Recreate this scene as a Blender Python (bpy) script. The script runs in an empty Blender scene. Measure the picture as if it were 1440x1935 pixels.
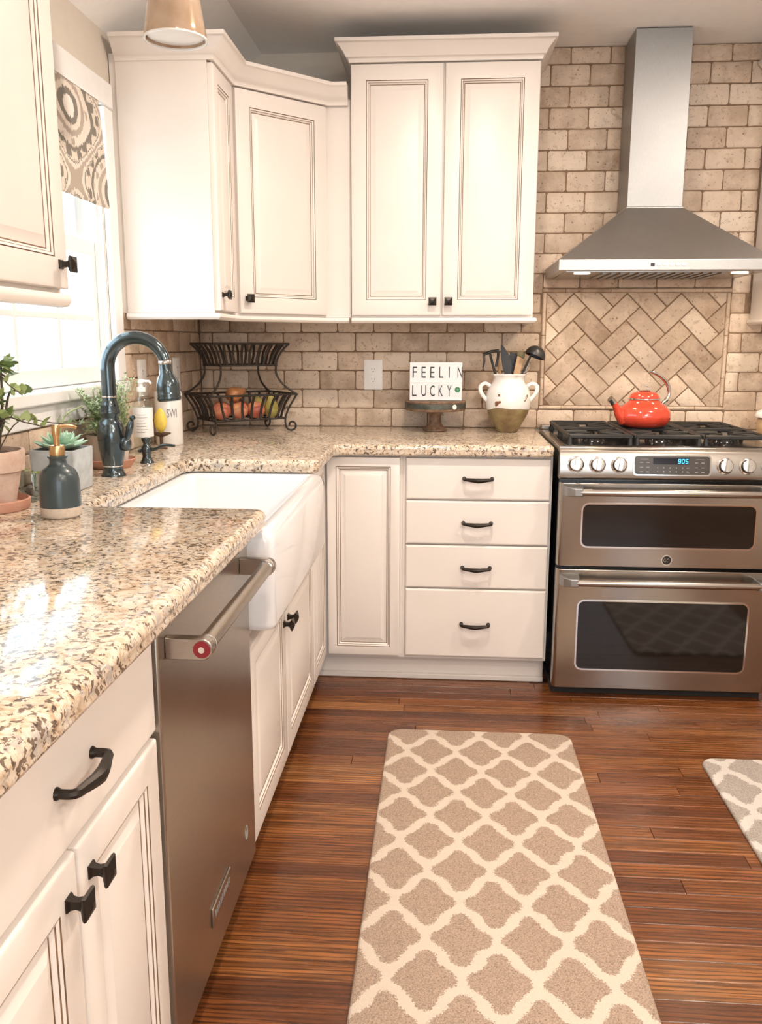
import bpy, bmesh, math, random
from mathutils import Vector, Matrix
random.seed(11)
S = bpy.context.scene
COL = S.collection
PI = math.pi

# ------------------------------------------------------------------ camera, world, lights, exposure
CAM_POS = Vector((1.0576, -3.7144, 1.2763))
YAW, PITCH, ROLL, FPX = 0.0717, 0.1953, 0.0018, 1631.15
_f = Vector((-math.sin(YAW) * math.cos(PITCH), math.cos(YAW) * math.cos(PITCH), -math.sin(PITCH)))
_r = Vector((math.cos(YAW), math.sin(YAW), 0))
_u = _r.cross(_f)
_r2 = _r * math.cos(ROLL) + _u * math.sin(ROLL)
_u2 = -_r * math.sin(ROLL) + _u * math.cos(ROLL)
cam_d = bpy.data.cameras.new('camera')
cam = bpy.data.objects.new('camera', cam_d)
COL.objects.link(cam)
cam.matrix_world = Matrix(((_r2.x, _u2.x, -_f.x, CAM_POS.x), (_r2.y, _u2.y, -_f.y, CAM_POS.y),
                           (_r2.z, _u2.z, -_f.z, CAM_POS.z), (0, 0, 0, 1)))
cam_d.sensor_fit = 'AUTO'
cam_d.sensor_width = 36
cam_d.lens = FPX / 1935 * 36
cam_d.clip_start = 0.02
S.camera = cam

W = bpy.data.worlds.new('daylight')
S.world = W
W.use_nodes = True
_bg = W.node_tree.nodes['Background']
_bg.inputs[0].default_value = (0.80, 0.91, 1.0, 1)
_bg.inputs[1].default_value = 5.5

S.view_settings.view_transform = 'Standard'
S.view_settings.look = 'None'
S.view_settings.exposure = 0.12
S.view_settings.gamma = 1.0
S.view_settings.use_curve_mapping = False

CEIL = 2.41
def area_light(name, loc, rot, sx, sy, power, color=(1, 1, 1), shape='RECTANGLE', portal=False, spread=PI):
    d = bpy.data.lights.new(name, 'AREA')
    d.shape = shape
    d.size = sx
    d.size_y = sy
    d.energy = power
    d.color = color
    d.spread = spread
    if portal:
        d.cycles.is_portal = True
    o = bpy.data.objects.new(name, d)
    COL.objects.link(o)
    o.location = loc
    o.rotation_euler = rot
    return o
# daylight enters through the sink window and an added, unseen fill window behind the camera
area_light('sink_window_portal', (-0.16, -1.405, 1.56), (0, -PI / 2, 0), 0.84, 0.82, 1, portal=True)
area_light('rear_fill_portal', (2.1, -6.66, 1.45), (PI / 2, 0, 0), 2.4, 1.4, 1, portal=True)
WARM = (1.0, 0.86, 0.74)
DOWNLIGHTS = [(1.15, -1.45), (2.35, -1.45), (1.15, -3.2), (2.35, -3.2), (1.15, -4.9), (2.6, -4.9)]
DOWN_POWER = [19, 19, 12, 12, 10, 10]
FILL_GLOBE_POWER = 62
HOOD_POWER = 1.3

# ------------------------------------------------------------------ mesh helpers
ORG = {}

class MB:
    def __init__(s, M=None):
        s.v, s.f, s.m = [], [], []
        s.M = M
    def vert(s, p):
        p = Vector(p)
        s.v.append(s.M @ p if s.M else p)
        return len(s.v) - 1
    def face(s, idx, mi=0):
        s.f.append(tuple(idx))
        s.m.append(mi)
    def box(s, x0, x1, y0, y1, z0, z1, mi=0):
        i = len(s.v)
        for z in (z0, z1):
            for x, y in ((x0, y0), (x1, y0), (x1, y1), (x0, y1)):
                s.vert((x, y, z))
        for q in ((3, 2, 1, 0), (4, 5, 6, 7), (0, 1, 5, 4), (1, 2, 6, 5), (2, 3, 7, 6), (3, 0, 4, 7)):
            s.face([i + k for k in q], mi)
    def rings(s, rings, mis=0, closed=True, cap0=True, cap1=True):
        """rings: list of lists of points, all of the same length"""
        n = len(rings[0])
        base = len(s.v)
        for r in rings:
            for p in r:
                s.vert(p)
        for a in range(len(rings) - 1):
            mi = mis[a] if isinstance(mis, (list, tuple)) else mis
            for k in range(n if closed else n - 1):
                k2 = (k + 1) % n
                s.face((base + a * n + k, base + a * n + k2, base + (a + 1) * n + k2, base + (a + 1) * n + k), mi)
        m0 = mis[0] if isinstance(mis, (list, tuple)) else mis
        m1 = mis[-1] if isinstance(mis, (list, tuple)) else mis
        if cap0:
            s.face([base + k for k in range(n)][::-1], m0)
        if cap1:
            s.face([base + (len(rings) - 1) * n + k for k in range(n)], m1)
    def lathe(s, prof, c=(0, 0, 0), n=20, mis=0, cap0=True, cap1=True, sx=1, sy=1):
        rs = [[(c[0] + r * sx * math.cos(2 * PI * k / n), c[1] + r * sy * math.sin(2 * PI * k / n), c[2] + z)
               for k in range(n)] for r, z in prof]
        s.rings(rs, mis, True, cap0, cap1)
    def tube(s, pts, rad, n=8, mi=0, flat=None):
        pts = [Vector(p) for p in pts]
        rs = []
        prev = None
        for i, p in enumerate(pts):
            t = (pts[min(i + 1, len(pts) - 1)] - pts[max(i - 1, 0)]).normalized()
            if prev is None:
                a = Vector((0, 0, 1)) if abs(t.z) < 0.9 else Vector((1, 0, 0))
                nrm = (a - t * a.dot(t)).normalized()
            else:
                nrm = prev - t * prev.dot(t)
                if nrm.length < 1e-6:
                    nrm = t.orthogonal()
                nrm.normalize()
            prev = nrm
            b = t.cross(nrm)
            r = rad[i] if isinstance(rad, (list, tuple)) else rad
            fa, fb = (flat if flat else (1, 1))
            rs.append([p + nrm * math.cos(2 * PI * k / n) * r * fa + b * math.sin(2 * PI * k / n) * r * fb for k in range(n)])
        s.rings(rs, mi)
    def prism(s, poly, axis, a0, a1, mi=0):
        """poly: 2D points; axis 0/1/2 is the extrusion axis"""
        def P(q, a):
            if axis == 0: return (a, q[0], q[1])
            if axis == 1: return (q[0], a, q[1])
            return (q[0], q[1], a)
        s.rings([[P(q, a0) for q in poly], [P(q, a1) for q in poly]], mi)
    def sweep(s, path, prof, mi=0, out=1):
        path = [Vector(p) for p in path]
        nor = []
        for i in range(len(path) - 1):
            d = (path[i + 1] - path[i]).normalized()
            nor.append(Vector((d.y, -d.x)) * out)
        rs = []
        for i, p in enumerate(path):
            if i == 0: m = nor[0]
            elif i == len(path) - 1: m = nor[-1]
            else:
                m = nor[i - 1] + nor[i]
                m = m / m.dot(nor[i])
            rs.append([(p.x + m.x * o, p.y + m.y * o, z) for o, z in prof])
        s.rings(rs, mi)
    def mesh(s, name, mats, origin, smooth=30):
        me = bpy.data.meshes.new(name)
        me.from_pydata([tuple(v - origin) for v in s.v], [], s.f)
        for m in (mats if isinstance(mats, (list, tuple)) else [mats]):
            me.materials.append(m)
        for p, mi in zip(me.polygons, s.m):
            p.material_index = mi
        bm = bmesh.new()
        bm.from_mesh(me)
        bmesh.ops.recalc_face_normals(bm, faces=bm.faces)
        bm.to_mesh(me)
        bm.free()
        if smooth:
            for p in me.polygons:
                p.use_smooth = True
            me.set_sharp_from_angle(angle=math.radians(smooth))
        me.update()
        return me
    def build(s, name, mats, parent=None, smooth=30, bevel=0, seg=2, origin=None):
        lo = Vector([min(v[i] for v in s.v) for i in range(3)])
        hi = Vector([max(v[i] for v in s.v) for i in range(3)])
        c = (lo + hi) / 2
        if parent is None:
            c.z = lo.z
        if origin is not None:
            c = Vector(origin)
        me = s.mesh(name, mats, c, smooth)
        o = bpy.data.objects.new(name, me)
        COL.objects.link(o)
        put(o, c, parent)
        if bevel:
            b = o.modifiers.new('bevel', 'BEVEL')
            b.width = bevel
            b.segments = seg
            b.limit_method = 'ANGLE'
            b.angle_limit = math.radians(35)
        return o

def put(o, c, parent):
    c = Vector(c)
    ORG[o.name] = c
    if parent is not None:
        o.parent = parent
        o.location = c - ORG[parent.name]
    else:
        o.location = c

def inst(name, me, loc, parent=None, rot=(0, 0, 0), scale=(1, 1, 1)):
    o = bpy.data.objects.new(name, me)
    COL.objects.link(o)
    put(o, loc, parent)
    o.rotation_euler = rot
    o.scale = scale
    return o

def tag(o, label, cat, group=None):
    o['label'] = label
    o['category'] = cat
    if group: o['group'] = group
    return o

def thing(name, label, cat, loc, group=None):
    o = bpy.data.objects.new(name, None)
    COL.objects.link(o)
    o.empty_display_size = 0.05
    put(o, loc, None)
    return tag(o, label, cat, group)

def struct(o):
    o['kind'] = 'structure'
    return o

def bx(name, x0, x1, y0, y1, z0, z1, mat, parent=None, bevel=0, seg=2):
    m = MB()
    m.box(x0, x1, y0, y1, z0, z1)
    return m.build(name, mat, parent, bevel=bevel, seg=seg)

def rrect(x0, x1, y0, y1, r, z=None, n=4, plane='xy'):
    pts = []
    for cx, cy, a0 in ((x1 - r, y1 - r, 0), (x0 + r, y1 - r, PI / 2), (x0 + r, y0 + r, PI), (x1 - r, y0 + r, 1.5 * PI)):
        for k in range(n + 1):
            a = a0 + PI / 2 * k / n
            pts.append((cx + r * math.cos(a), cy + r * math.sin(a)))
    if z is None: return pts
    return [(p[0], p[1], z) for p in pts]

def text_mesh(txt, size, mat, extrude=0.0004):
    cu = bpy.data.curves.new('lettering', 'FONT')
    cu.body = txt
    cu.size = size
    cu.extrude = extrude
    cu.align_x = 'CENTER'
    cu.align_y = 'CENTER'
    cu.resolution_u = 3
    o = bpy.data.objects.new('tmp', cu)
    COL.objects.link(o)
    dg = bpy.context.evaluated_depsgraph_get()
    me = bpy.data.meshes.new_from_object(o.evaluated_get(dg))
    bpy.data.objects.remove(o)
    me.materials.clear()
    me.materials.append(mat)
    return me

def arc(c, r, a0, a1, n, plane='xz', y=0):
    out = []
    for k in range(n + 1):
        a = a0 + (a1 - a0) * k / n
        out.append((c[0] + r * math.cos(a), y, c[1] + r * math.sin(a)))
    return out

def smoothpath(pts, sub=6):
    """Catmull-Rom through the points"""
    P = [Vector(p) for p in pts]
    P = [P[0] * 2 - P[1]] + P + [P[-1] * 2 - P[-2]]
    out = []
    for i in range(1, len(P) - 2):
        for k in range(sub):
            t = k / sub
            a, b, c, d = P[i - 1], P[i], P[i + 1], P[i + 2]
            out.append(0.5 * ((2 * b) + (c - a) * t + (2 * a - 5 * b + 4 * c - d) * t * t + (3 * b - a - 3 * c + d) * t ** 3))
    out.append(P[-2])
    return out

# ------------------------------------------------------------------ material helpers
def nd(nt, t, inp=None, **at):
    n = nt.nodes.new(t)
    for k, v in at.items():
        setattr(n, k, v)
    for k, v in (inp or {}).items():
        if isinstance(v, bpy.types.NodeSocket):
            nt.links.new(v, n.inputs[k])
        else:
            n.inputs[k].default_value = v
    return n
def mth(nt, op, a, b=None, c=None, clamp=False):
    n = nt.nodes.new('ShaderNodeMath')
    n.operation = op
    n.use_clamp = clamp
    for i, v in enumerate((a, b, c)):
        if v is None: continue
        if isinstance(v, bpy.types.NodeSocket): nt.links.new(v, n.inputs[i])
        else: n.inputs[i].default_value = v
    return n.outputs[0]
def ramp(nt, fac, stops, interp='LINEAR'):
    n = nt.nodes.new('ShaderNodeValToRGB')
    n.color_ramp.interpolation = interp
    e = n.color_ramp.elements
    while len(e) < len(stops): e.new(0.5)
    for i, (p, c) in enumerate(stops):
        e[i].position = p
        e[i].color = (c[0], c[1], c[2], 1)
    nt.links.new(fac, n.inputs[0])
    return n.outputs[0]
def mixc(nt, fac, a, b, mode='MIX'):
    n = nt.nodes.new('ShaderNodeMix')
    n.data_type = 'RGBA'
    n.blend_type = mode
    for i, v in ((0, fac), (6, a), (7, b)):
        if isinstance(v, bpy.types.NodeSocket): nt.links.new(v, n.inputs[i])
        elif i == 0: n.inputs[i].default_value = v
        else: n.inputs[i].default_value = (v[0], v[1], v[2], 1)
    return n.outputs[2]
def newmat(name):
    m = bpy.data.materials.new(name)
    m.use_nodes = True
    nt = m.node_tree
    b = nt.nodes['Principled BSDF']
    return m, nt, b
def bump(nt, b, h, strength=0.2, dist=0.002):
    n = nd(nt, 'ShaderNodeBump', {'Height': h, 'Strength': strength, 'Distance': dist})
    nt.links.new(n.outputs[0], b.inputs['Normal'])
def pos(nt):
    return nt.nodes.new('ShaderNodeNewGeometry').outputs['Position']
def simple(name, col, rough=0.5, metal=0.0, var=0.08, scale=25, bmp=0.0, coat=0.0, spec=0.5):
    m, nt, b = newmat(name)
    n = nd(nt, 'ShaderNodeTexNoise', {'Vector': pos(nt), 'Scale': scale, 'Detail': 4})
    c = ramp(nt, n.outputs['Fac'], [(0.3, [x * (1 - var) for x in col]), (0.7, [min(1, x * (1 + var)) for x in col])])
    nt.links.new(c, b.inputs['Base Color'])
    b.inputs['Roughness'].default_value = rough
    b.inputs['Metallic'].default_value = metal
    b.inputs['Coat Weight'].default_value = coat
    b.inputs['Coat Roughness'].default_value = 0.08
    b.inputs['Specular IOR Level'].default_value = spec
    if bmp: bump(nt, b, n.outputs['Fac'], bmp)
    return m

cream = simple('cream_paint', (0.80, 0.745, 0.695), 0.38, var=0.02, scale=6)
glaze = simple('brown_glaze', (0.20, 0.12, 0.065), 0.5, var=0.4, scale=18)
glaze_l = simple('light_glaze', (0.55, 0.45, 0.34), 0.5, var=0.25, scale=14)
trimw = simple('white_trim_paint', (0.86, 0.86, 0.85), 0.35, var=0.02)
wallp = simple('beige_wall_paint', (0.68, 0.62, 0.54), 0.8, var=0.02)
ceilp = simple('ceiling_paint', (0.94, 0.935, 0.92), 0.85, var=0.02)
bronze = simple('dark_bronze', (0.035, 0.028, 0.022), 0.38, metal=0.7, var=0.25)
black_iron = simple('black_cast_iron', (0.018, 0.017, 0.016), 0.5, var=0.2, scale=80, bmp=0.15)
black_enamel = simple('black_enamel', (0.015, 0.014, 0.014), 0.15, var=0.1)
dark_gap = simple('dark_recess', (0.02, 0.017, 0.015), 0.8, var=0.1)
porcelain = simple('white_porcelain', (0.80, 0.81, 0.83), 0.12, var=0.01, coat=0.6)
white_gloss = simple('white_ceramic', (0.85, 0.83, 0.80), 0.2, var=0.02, coat=0.4)
white_plastic = simple('white_plastic', (0.88, 0.88, 0.87), 0.35, var=0.02)
white_board = simple('white_light_board', (0.80, 0.80, 0.81), 0.4, var=0.02)
letter_black = simple('black_letter_film', (0.02, 0.02, 0.022), 0.4, var=0.1)
print_grey = simple('grey_print', (0.22, 0.22, 0.22), 0.5, var=0.1)
print_pale = simple('pale_panel_print', (0.34, 0.33, 0.31), 0.5, var=0.1)
clover = simple('clover_green', (0.05, 0.22, 0.10), 0.5, var=0.3, scale=200)
brass = simple('brushed_brass', (0.62, 0.42, 0.22), 0.28, metal=1.0, var=0.1, scale=60)
chrome = simple('chrome', (0.75, 0.74, 0.72), 0.12, metal=1.0, var=0.03)
bottle_blue = simple('dark_teal_glaze', (0.035, 0.055, 0.062), 0.33, var=0.15, coat=0.2)
stone_band = simple('raw_stoneware', (0.55, 0.47, 0.39), 0.75, var=0.1, scale=120, bmp=0.2)
faucet_m = simple('venetian_bronze', (0.075, 0.100, 0.110), 0.19, metal=0.8, var=0.2, coat=0.5)
wire_m = simple('dark_wire_iron', (0.045, 0.036, 0.030), 0.5, metal=0.5, var=0.3, scale=60)
red_enamel = simple('red_enamel', (0.74, 0.075, 0.038), 0.13, var=0.08, coat=0.6)
red_med = simple('red_medallion', (0.22, 0.010, 0.016), 0.3, var=0.1)
peach_m = None
stem_m = simple('woody_stem', (0.10, 0.075, 0.055), 0.8, var=0.4, scale=80)
stem_g = simple('green_stem', (0.30, 0.38, 0.18), 0.6, var=0.3, scale=80)
soil_m = simple('potting_soil', (0.05, 0.037, 0.028), 0.95, var=0.5, scale=150, bmp=0.6)
grey_pot = simple('grey_concrete', (0.42, 0.45, 0.46), 0.8, var=0.12, scale=40, bmp=0.1)
wood_spoon = simple('pale_beech', (0.58, 0.38, 0.22), 0.6, var=0.15, scale=30)
black_nylon = simple('black_nylon', (0.022, 0.022, 0.022), 0.4, var=0.15)
olive_wood = simple('olive_handle_band', (0.16, 0.13, 0.06), 0.5, var=0.25, scale=60)
cobalt = simple('grey_green_stone', (0.16, 0.18, 0.17), 0.6, var=0.3, scale=60)
lemon_m = simple('lemon_yellow', (0.82, 0.60, 0.10), 0.45, var=0.1, scale=60, bmp=0.1)
walnut = simple('walnut_dish', (0.10, 0.05, 0.03), 0.5, var=0.3, scale=50)
galv = simple('galvanised_strap', (0.10, 0.105, 0.09), 0.45, metal=0.5, var=0.4, scale=40)

def terracotta(name, col, wash=0.35):
    m, nt, b = newmat(name)
    p = pos(nt)
    n = nd(nt, 'ShaderNodeTexNoise', {'Vector': p, 'Scale': 28, 'Detail': 6, 'Roughness': 0.65})
    n2 = nd(nt, 'ShaderNodeTexNoise', {'Vector': p, 'Scale': 160, 'Detail': 2})
    c = mixc(nt, mth(nt, 'MULTIPLY', n.outputs['Fac'], wash * 2, clamp=True), col, (0.72, 0.62, 0.52))
    nt.links.new(c, b.inputs['Base Color'])
    b.inputs['Roughness'].default_value = 0.85
    bump(nt, b, n2.outputs['Fac'], 0.2)
    return m
terra_old = terracotta('weathered_terracotta', (0.40, 0.20, 0.13), 0.45)
terra = terracotta('terracotta', (0.50, 0.21, 0.13), 0.18)
terra_pale = terracotta('whitewashed_clay', (0.55, 0.47, 0.40), 0.5)

def steel(name, col, rough, axis):
    m, nt, b = newmat(name)
    sc = [6, 6, 6]
    sc[axis] = 0.6
    mp = nd(nt, 'ShaderNodeMapping', {'Vector': pos(nt), 'Scale': [q * 90 for q in sc]})
    n = nd(nt, 'ShaderNodeTexNoise', {'Vector': mp.outputs[0], 'Scale': 1.0, 'Detail': 3})
    n2 = nd(nt, 'ShaderNodeTexNoise', {'Vector': pos(nt), 'Scale': 4.0, 'Detail': 3})
    c = ramp(nt, n.outputs['Fac'], [(0.3, [q * 0.93 for q in col]), (0.7, [q * 1.05 for q in col])])
    c = mixc(nt, ramp(nt, n2.outputs['Fac'], [(0.35, (0, 0, 0)), (0.65, (0.30, 0.30, 0.30))]), c, [q * 0.72 for q in col])
    nt.links.new(c, b.inputs['Base Color'])
    b.inputs['Metallic'].default_value = 1.0
    b.inputs['Roughness'].default_value = rough
    return m
steel_x = steel('brushed_steel_range', (0.43, 0.395, 0.355), 0.26, 0)
steel_y = steel('brushed_steel_dishwasher', (0.44, 0.40, 0.345), 0.28, 1)
steel_z = steel('brushed_steel_hood', (0.36, 0.36, 0.355), 0.45, 2)
steel_c = steel('brushed_steel_canopy', (0.50, 0.49, 0.47), 0.42, 0)
steel_k = steel('polished_knob_steel', (0.66, 0.64, 0.61), 0.24, 2)
steel_dark = steel('dark_steel_bracket', (0.10, 0.13, 0.15), 0.25, 0)

def granite():
    m, nt, b = newmat('speckled_granite')
    p = pos(nt)
    mp = nd(nt, 'ShaderNodeMapping', {'Vector': p, 'Scale': (1, 1, 1), 'Rotation': (0.3, 0.2, 0.5)}).outputs[0]
    big = nd(nt, 'ShaderNodeTexNoise', {'Vector': mp, 'Scale': 9, 'Detail': 3}).outputs['Fac']
    n1 = nd(nt, 'ShaderNodeTexNoise', {'Vector': mp, 'Scale': 55, 'Detail': 5, 'Roughness': 0.65, 'Distortion': 1.2}).outputs['Fac']
    base = ramp(nt, n1, [(0.30, (0.38, 0.26, 0.165)), (0.42, (0.59, 0.45, 0.315)), (0.52, (0.71, 0.605, 0.48)), (0.70, (0.78, 0.715, 0.62))])
    warp = nd(nt, 'ShaderNodeTexNoise', {'Vector': mp, 'Scale': 45, 'Detail': 2}).outputs['Color']
    wv = nd(nt, 'ShaderNodeVectorMath', {0: mp, 1: nd(nt, 'ShaderNodeVectorMath', {0: warp, 'Scale': 0.022}, operation='SCALE').outputs[0]}, operation='ADD').outputs[0]
    n2 = nd(nt, 'ShaderNodeTexNoise', {'Vector': wv, 'Scale': 105, 'Detail': 3, 'Roughness': 0.6}).outputs['Fac']
    thr = mth(nt, 'MULTIPLY_ADD', big, 0.22, 0.445)
    dark = mth(nt, 'MULTIPLY', mth(nt, 'SUBTRACT', n2, thr), 28, clamp=True)
    n3 = nd(nt, 'ShaderNodeTexNoise', {'Vector': mp, 'Scale': 38, 'Detail': 2, 'Distortion': 0.8}).outputs['Fac']
    grey = mth(nt, 'MULTIPLY', mth(nt, 'SUBTRACT', n3, 0.57), 14, clamp=True)
    c = mixc(nt, mth(nt, 'MULTIPLY', grey, 0.75), base, (0.42, 0.39, 0.36))
    dk = ramp(nt, n1, [(0.35, (0.03, 0.022, 0.018)), (0.6, (0.16, 0.10, 0.065))])
    c = mixc(nt, mth(nt, 'MULTIPLY', dark, 0.92), c, dk)
    nt.links.new(c, b.inputs['Base Color'])
    b.inputs['Roughness'].default_value = 0.08
    b.inputs['Specular IOR Level'].default_value = 0.6
    return m
granite_m = granite()

def tile_mat(name, stops):
    m, nt, b = newmat(name)
    oi = nt.nodes.new('ShaderNodeObjectInfo')
    rnd = oi.outputs['Random']
    p = pos(nt)
    off = nd(nt, 'ShaderNodeVectorMath', {0: p, 1: nd(nt, 'ShaderNodeCombineXYZ', {0: mth(nt, 'MULTIPLY', rnd, 37.0), 1: mth(nt, 'MULTIPLY', rnd, 91.0), 2: rnd}).outputs[0]}, operation='ADD').outputs[0]
    base = ramp(nt, rnd, stops)
    n1 = nd(nt, 'ShaderNodeTexNoise', {'Vector': off, 'Scale': 16, 'Detail': 5, 'Roughness': 0.6}).outputs['Fac']
    c = mixc(nt, ramp(nt, n1, [(0.38, (0, 0, 0)), (0.68, (1, 1, 1))]), base, mixc(nt, 0.55, base, (0.80, 0.66, 0.52)))
    n2 = nd(nt, 'ShaderNodeTexNoise', {'Vector': off, 'Scale': 42, 'Detail': 4, 'Distortion': 0.6}).outputs['Fac']
    c = mixc(nt, mth(nt, 'MULTIPLY', mth(nt, 'SUBTRACT', n2, 0.56), 3.5, clamp=True), c, (0.36, 0.25, 0.17))
    n3 = nd(nt, 'ShaderNodeTexNoise', {'Vector': off, 'Scale': 130, 'Detail': 2}).outputs['Fac']
    pit = mth(nt, 'MULTIPLY', mth(nt, 'SUBTRACT', n3, 0.665), 25, clamp=True)
    c = mixc(nt, mth(nt, 'MULTIPLY', pit, 0.8), c, (0.16, 0.09, 0.05))
    nt.links.new(c, b.inputs['Base Color'])
    b.inputs['Roughness'].default_value = 0.55
    h = mth(nt, 'SUBTRACT', mth(nt, 'MULTIPLY', n2, 0.4), pit)
    bump(nt, b, h, 0.35, 0.0015)
    return m
TS = [(0.0, (0.38, 0.275, 0.195)), (0.2, (0.48, 0.365, 0.27)), (0.5, (0.55, 0.425, 0.32)), (0.75, (0.61, 0.49, 0.38)), (1.0, (0.70, 0.59, 0.475))]
tile_m = tile_mat('tumbled_travertine', TS)
grout_m = simple('tan_grout', (0.23, 0.15, 0.095), 0.9, var=0.2, scale=60, bmp=0.3)

def wood_floor():
    m, nt, b = newmat('stained_oak')
    rnd = nt.nodes.new('ShaderNodeObjectInfo').outputs['Random']
    p = pos(nt)
    off = nd(nt, 'ShaderNodeVectorMath', {0: p, 1: nd(nt, 'ShaderNodeCombineXYZ', {0: mth(nt, 'MULTIPLY', rnd, 57.0), 1: mth(nt, 'MULTIPLY', rnd, 23.0), 2: mth(nt, 'MULTIPLY', rnd, 11.0)}).outputs[0]}, operation='ADD').outputs[0]
    m1 = nd(nt, 'ShaderNodeMapping', {'Vector': off, 'Scale': (2.2, 34, 8)}).outputs[0]
    g1 = nd(nt, 'ShaderNodeTexNoise', {'Vector': m1, 'Scale': 1.0, 'Detail': 5, 'Roughness': 0.6, 'Distortion': 1.4}).outputs['Fac']
    m2 = nd(nt, 'ShaderNodeMapping', {'Vector': off, 'Scale': (4, 190, 30)}).outputs[0]
    g2 = nd(nt, 'ShaderNodeTexNoise', {'Vector': m2, 'Scale': 1.0, 'Detail': 3, 'Roughness': 0.7}).outputs['Fac']
    m3 = nd(nt, 'ShaderNodeMapping', {'Vector': off, 'Scale': (1.2, 16, 4)}).outputs[0]
    wv = nd(nt, 'ShaderNodeTexWave', {'Vector': m3, 'Scale': 1.6, 'Distortion': 5.5, 'Detail': 3, 'Detail Scale': 1.6, 'Detail Roughness': 0.6}, wave_type='BANDS', bands_direction='Y').outputs['Fac']
    tone = ramp(nt, rnd, [(0.0, (0.15, 0.045, 0.013)), (0.25, (0.24, 0.076, 0.021)), (0.6, (0.30, 0.102, 0.027)), (0.85, (0.37, 0.138, 0.038)), (1.0, (0.46, 0.195, 0.06))])
    c = mixc(nt, ramp(nt, g1, [(0.36, (1, 1, 1)), (0.62, (0, 0, 0))]), tone, mixc(nt, 0.72, tone, (0.050, 0.016, 0.006)))
    c = mixc(nt, mth(nt, 'MULTIPLY', mth(nt, 'SUBTRACT', wv, 0.66), 4.5, clamp=True), c, mixc(nt, 0.8, tone, (0.030, 0.011, 0.005)))
    c = mixc(nt, mth(nt, 'MULTIPLY', mth(nt, 'SUBTRACT', g2, 0.52), 6.0, clamp=True), c, mixc(nt, 0.6, tone, (0.03, 0.01, 0.006)))
    nt.links.new(c, b.inputs['Base Color'])
    nt.links.new(mth(nt, 'MULTIPLY_ADD', g1, 0.16, 0.20), b.inputs['Roughness'])
    b.inputs['Specular IOR Level'].default_value = 0.5
    bump(nt, b, mth(nt, 'ADD', g2, g1), 0.10, 0.0008)
    return m
oak_m = wood_floor()

def rug_mat(name, ax, ay, dark, light):
    m, nt, b = newmat(name)
    p = pos(nt)
    wob = nd(nt, 'ShaderNodeTexNoise', {'Vector': p, 'Scale': 260, 'Detail': 2}).outputs['Color']
    wob2 = nd(nt, 'ShaderNodeTexNoise', {'Vector': p, 'Scale': 25, 'Detail': 1}).outputs['Color']
    v = nd(nt, 'ShaderNodeVectorMath', {0: wob, 1: (0.5, 0.5, 0.5)}, operation='SUBTRACT').outputs[0]
    v = nd(nt, 'ShaderNodeVectorMath', {0: v, 'Scale': 0.022}, operation='SCALE').outputs[0]
    v2 = nd(nt, 'ShaderNodeVectorMath', {0: wob2, 1: (0.5, 0.5, 0.5)}, operation='SUBTRACT').outputs[0]
    v2 = nd(nt, 'ShaderNodeVectorMath', {0: v2, 'Scale': 0.014}, operation='SCALE').outputs[0]
    q = nd(nt, 'ShaderNodeVectorMath', {0: p, 1: v}, operation='ADD').outputs[0]
    q = nd(nt, 'ShaderNodeVectorMath', {0: q, 1: v2}, operation='ADD').outputs[0]
    sp = nd(nt, 'ShaderNodeSeparateXYZ', {0: q})
    PX, PY = 0.152, 0.2475
    def cell(ox, oy):
        a = mth(nt, 'ABSOLUTE', mth(nt, 'SUBTRACT', mth(nt, 'WRAP', mth(nt, 'DIVIDE', mth(nt, 'SUBTRACT', sp.outputs[0], ox), PX), 0.5, -0.5), 0.0))
        c = mth(nt, 'ABSOLUTE', mth(nt, 'WRAP', mth(nt, 'DIVIDE', mth(nt, 'SUBTRACT', sp.outputs[1], oy), PY), 0.5, -0.5))
        # quatrefoil: a wide lobe and a tall lobe joined by a rounded diamond
        def ell(rx, ry, e):
            return mth(nt, 'ADD', mth(nt, 'POWER', mth(nt, 'DIVIDE', a, rx), e), mth(nt, 'POWER', mth(nt, 'DIVIDE', c, ry), e))
        w = ell(0.440, 0.160, 2.0)
        t = ell(0.215, 0.345, 2.2)
        d = ell(0.370, 0.280, 1.45)
        return mth(nt, 'MINIMUM', mth(nt, 'MINIMUM', w, t), d)
    f = mth(nt, 'MINIMUM', cell(ax, ay), cell(ax + PX / 2, ay + PY / 2))
    inside = mth(nt, 'MULTIPLY', mth(nt, 'SUBTRACT', 1.0, f), 14, clamp=True)
    n = nd(nt, 'ShaderNodeTexNoise', {'Vector': p, 'Scale': 330, 'Detail': 3, 'Roughness': 0.8}).outputs['Fac']
    dk = ramp(nt, n, [(0.32, [q_ * 0.45 for q_ in dark]), (0.5, dark), (0.68, [q_ * 1.35 for q_ in dark])])
    lt = ramp(nt, n, [(0.3, [q_ * 0.9 for q_ in light]), (0.7, light)])
    c = mixc(nt, inside, lt, dk)
    nt.links.new(c, b.inputs['Base Color'])
    b.inputs['Roughness'].default_value = 0.95
    b.inputs['Specular IOR Level'].default_value = 0.1
    bump(nt, b, n, 0.9, 0.004)
    return m
rug_m = rug_mat('trellis_rug_pile', 1.1895, -1.194, (0.50, 0.375, 0.29), (0.85, 0.74, 0.62))
rug2_m = rug_mat('grey_trellis_rug_pile', 1.999, -1.235, (0.50, 0.44, 0.39), (0.84, 0.78, 0.72))

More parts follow.
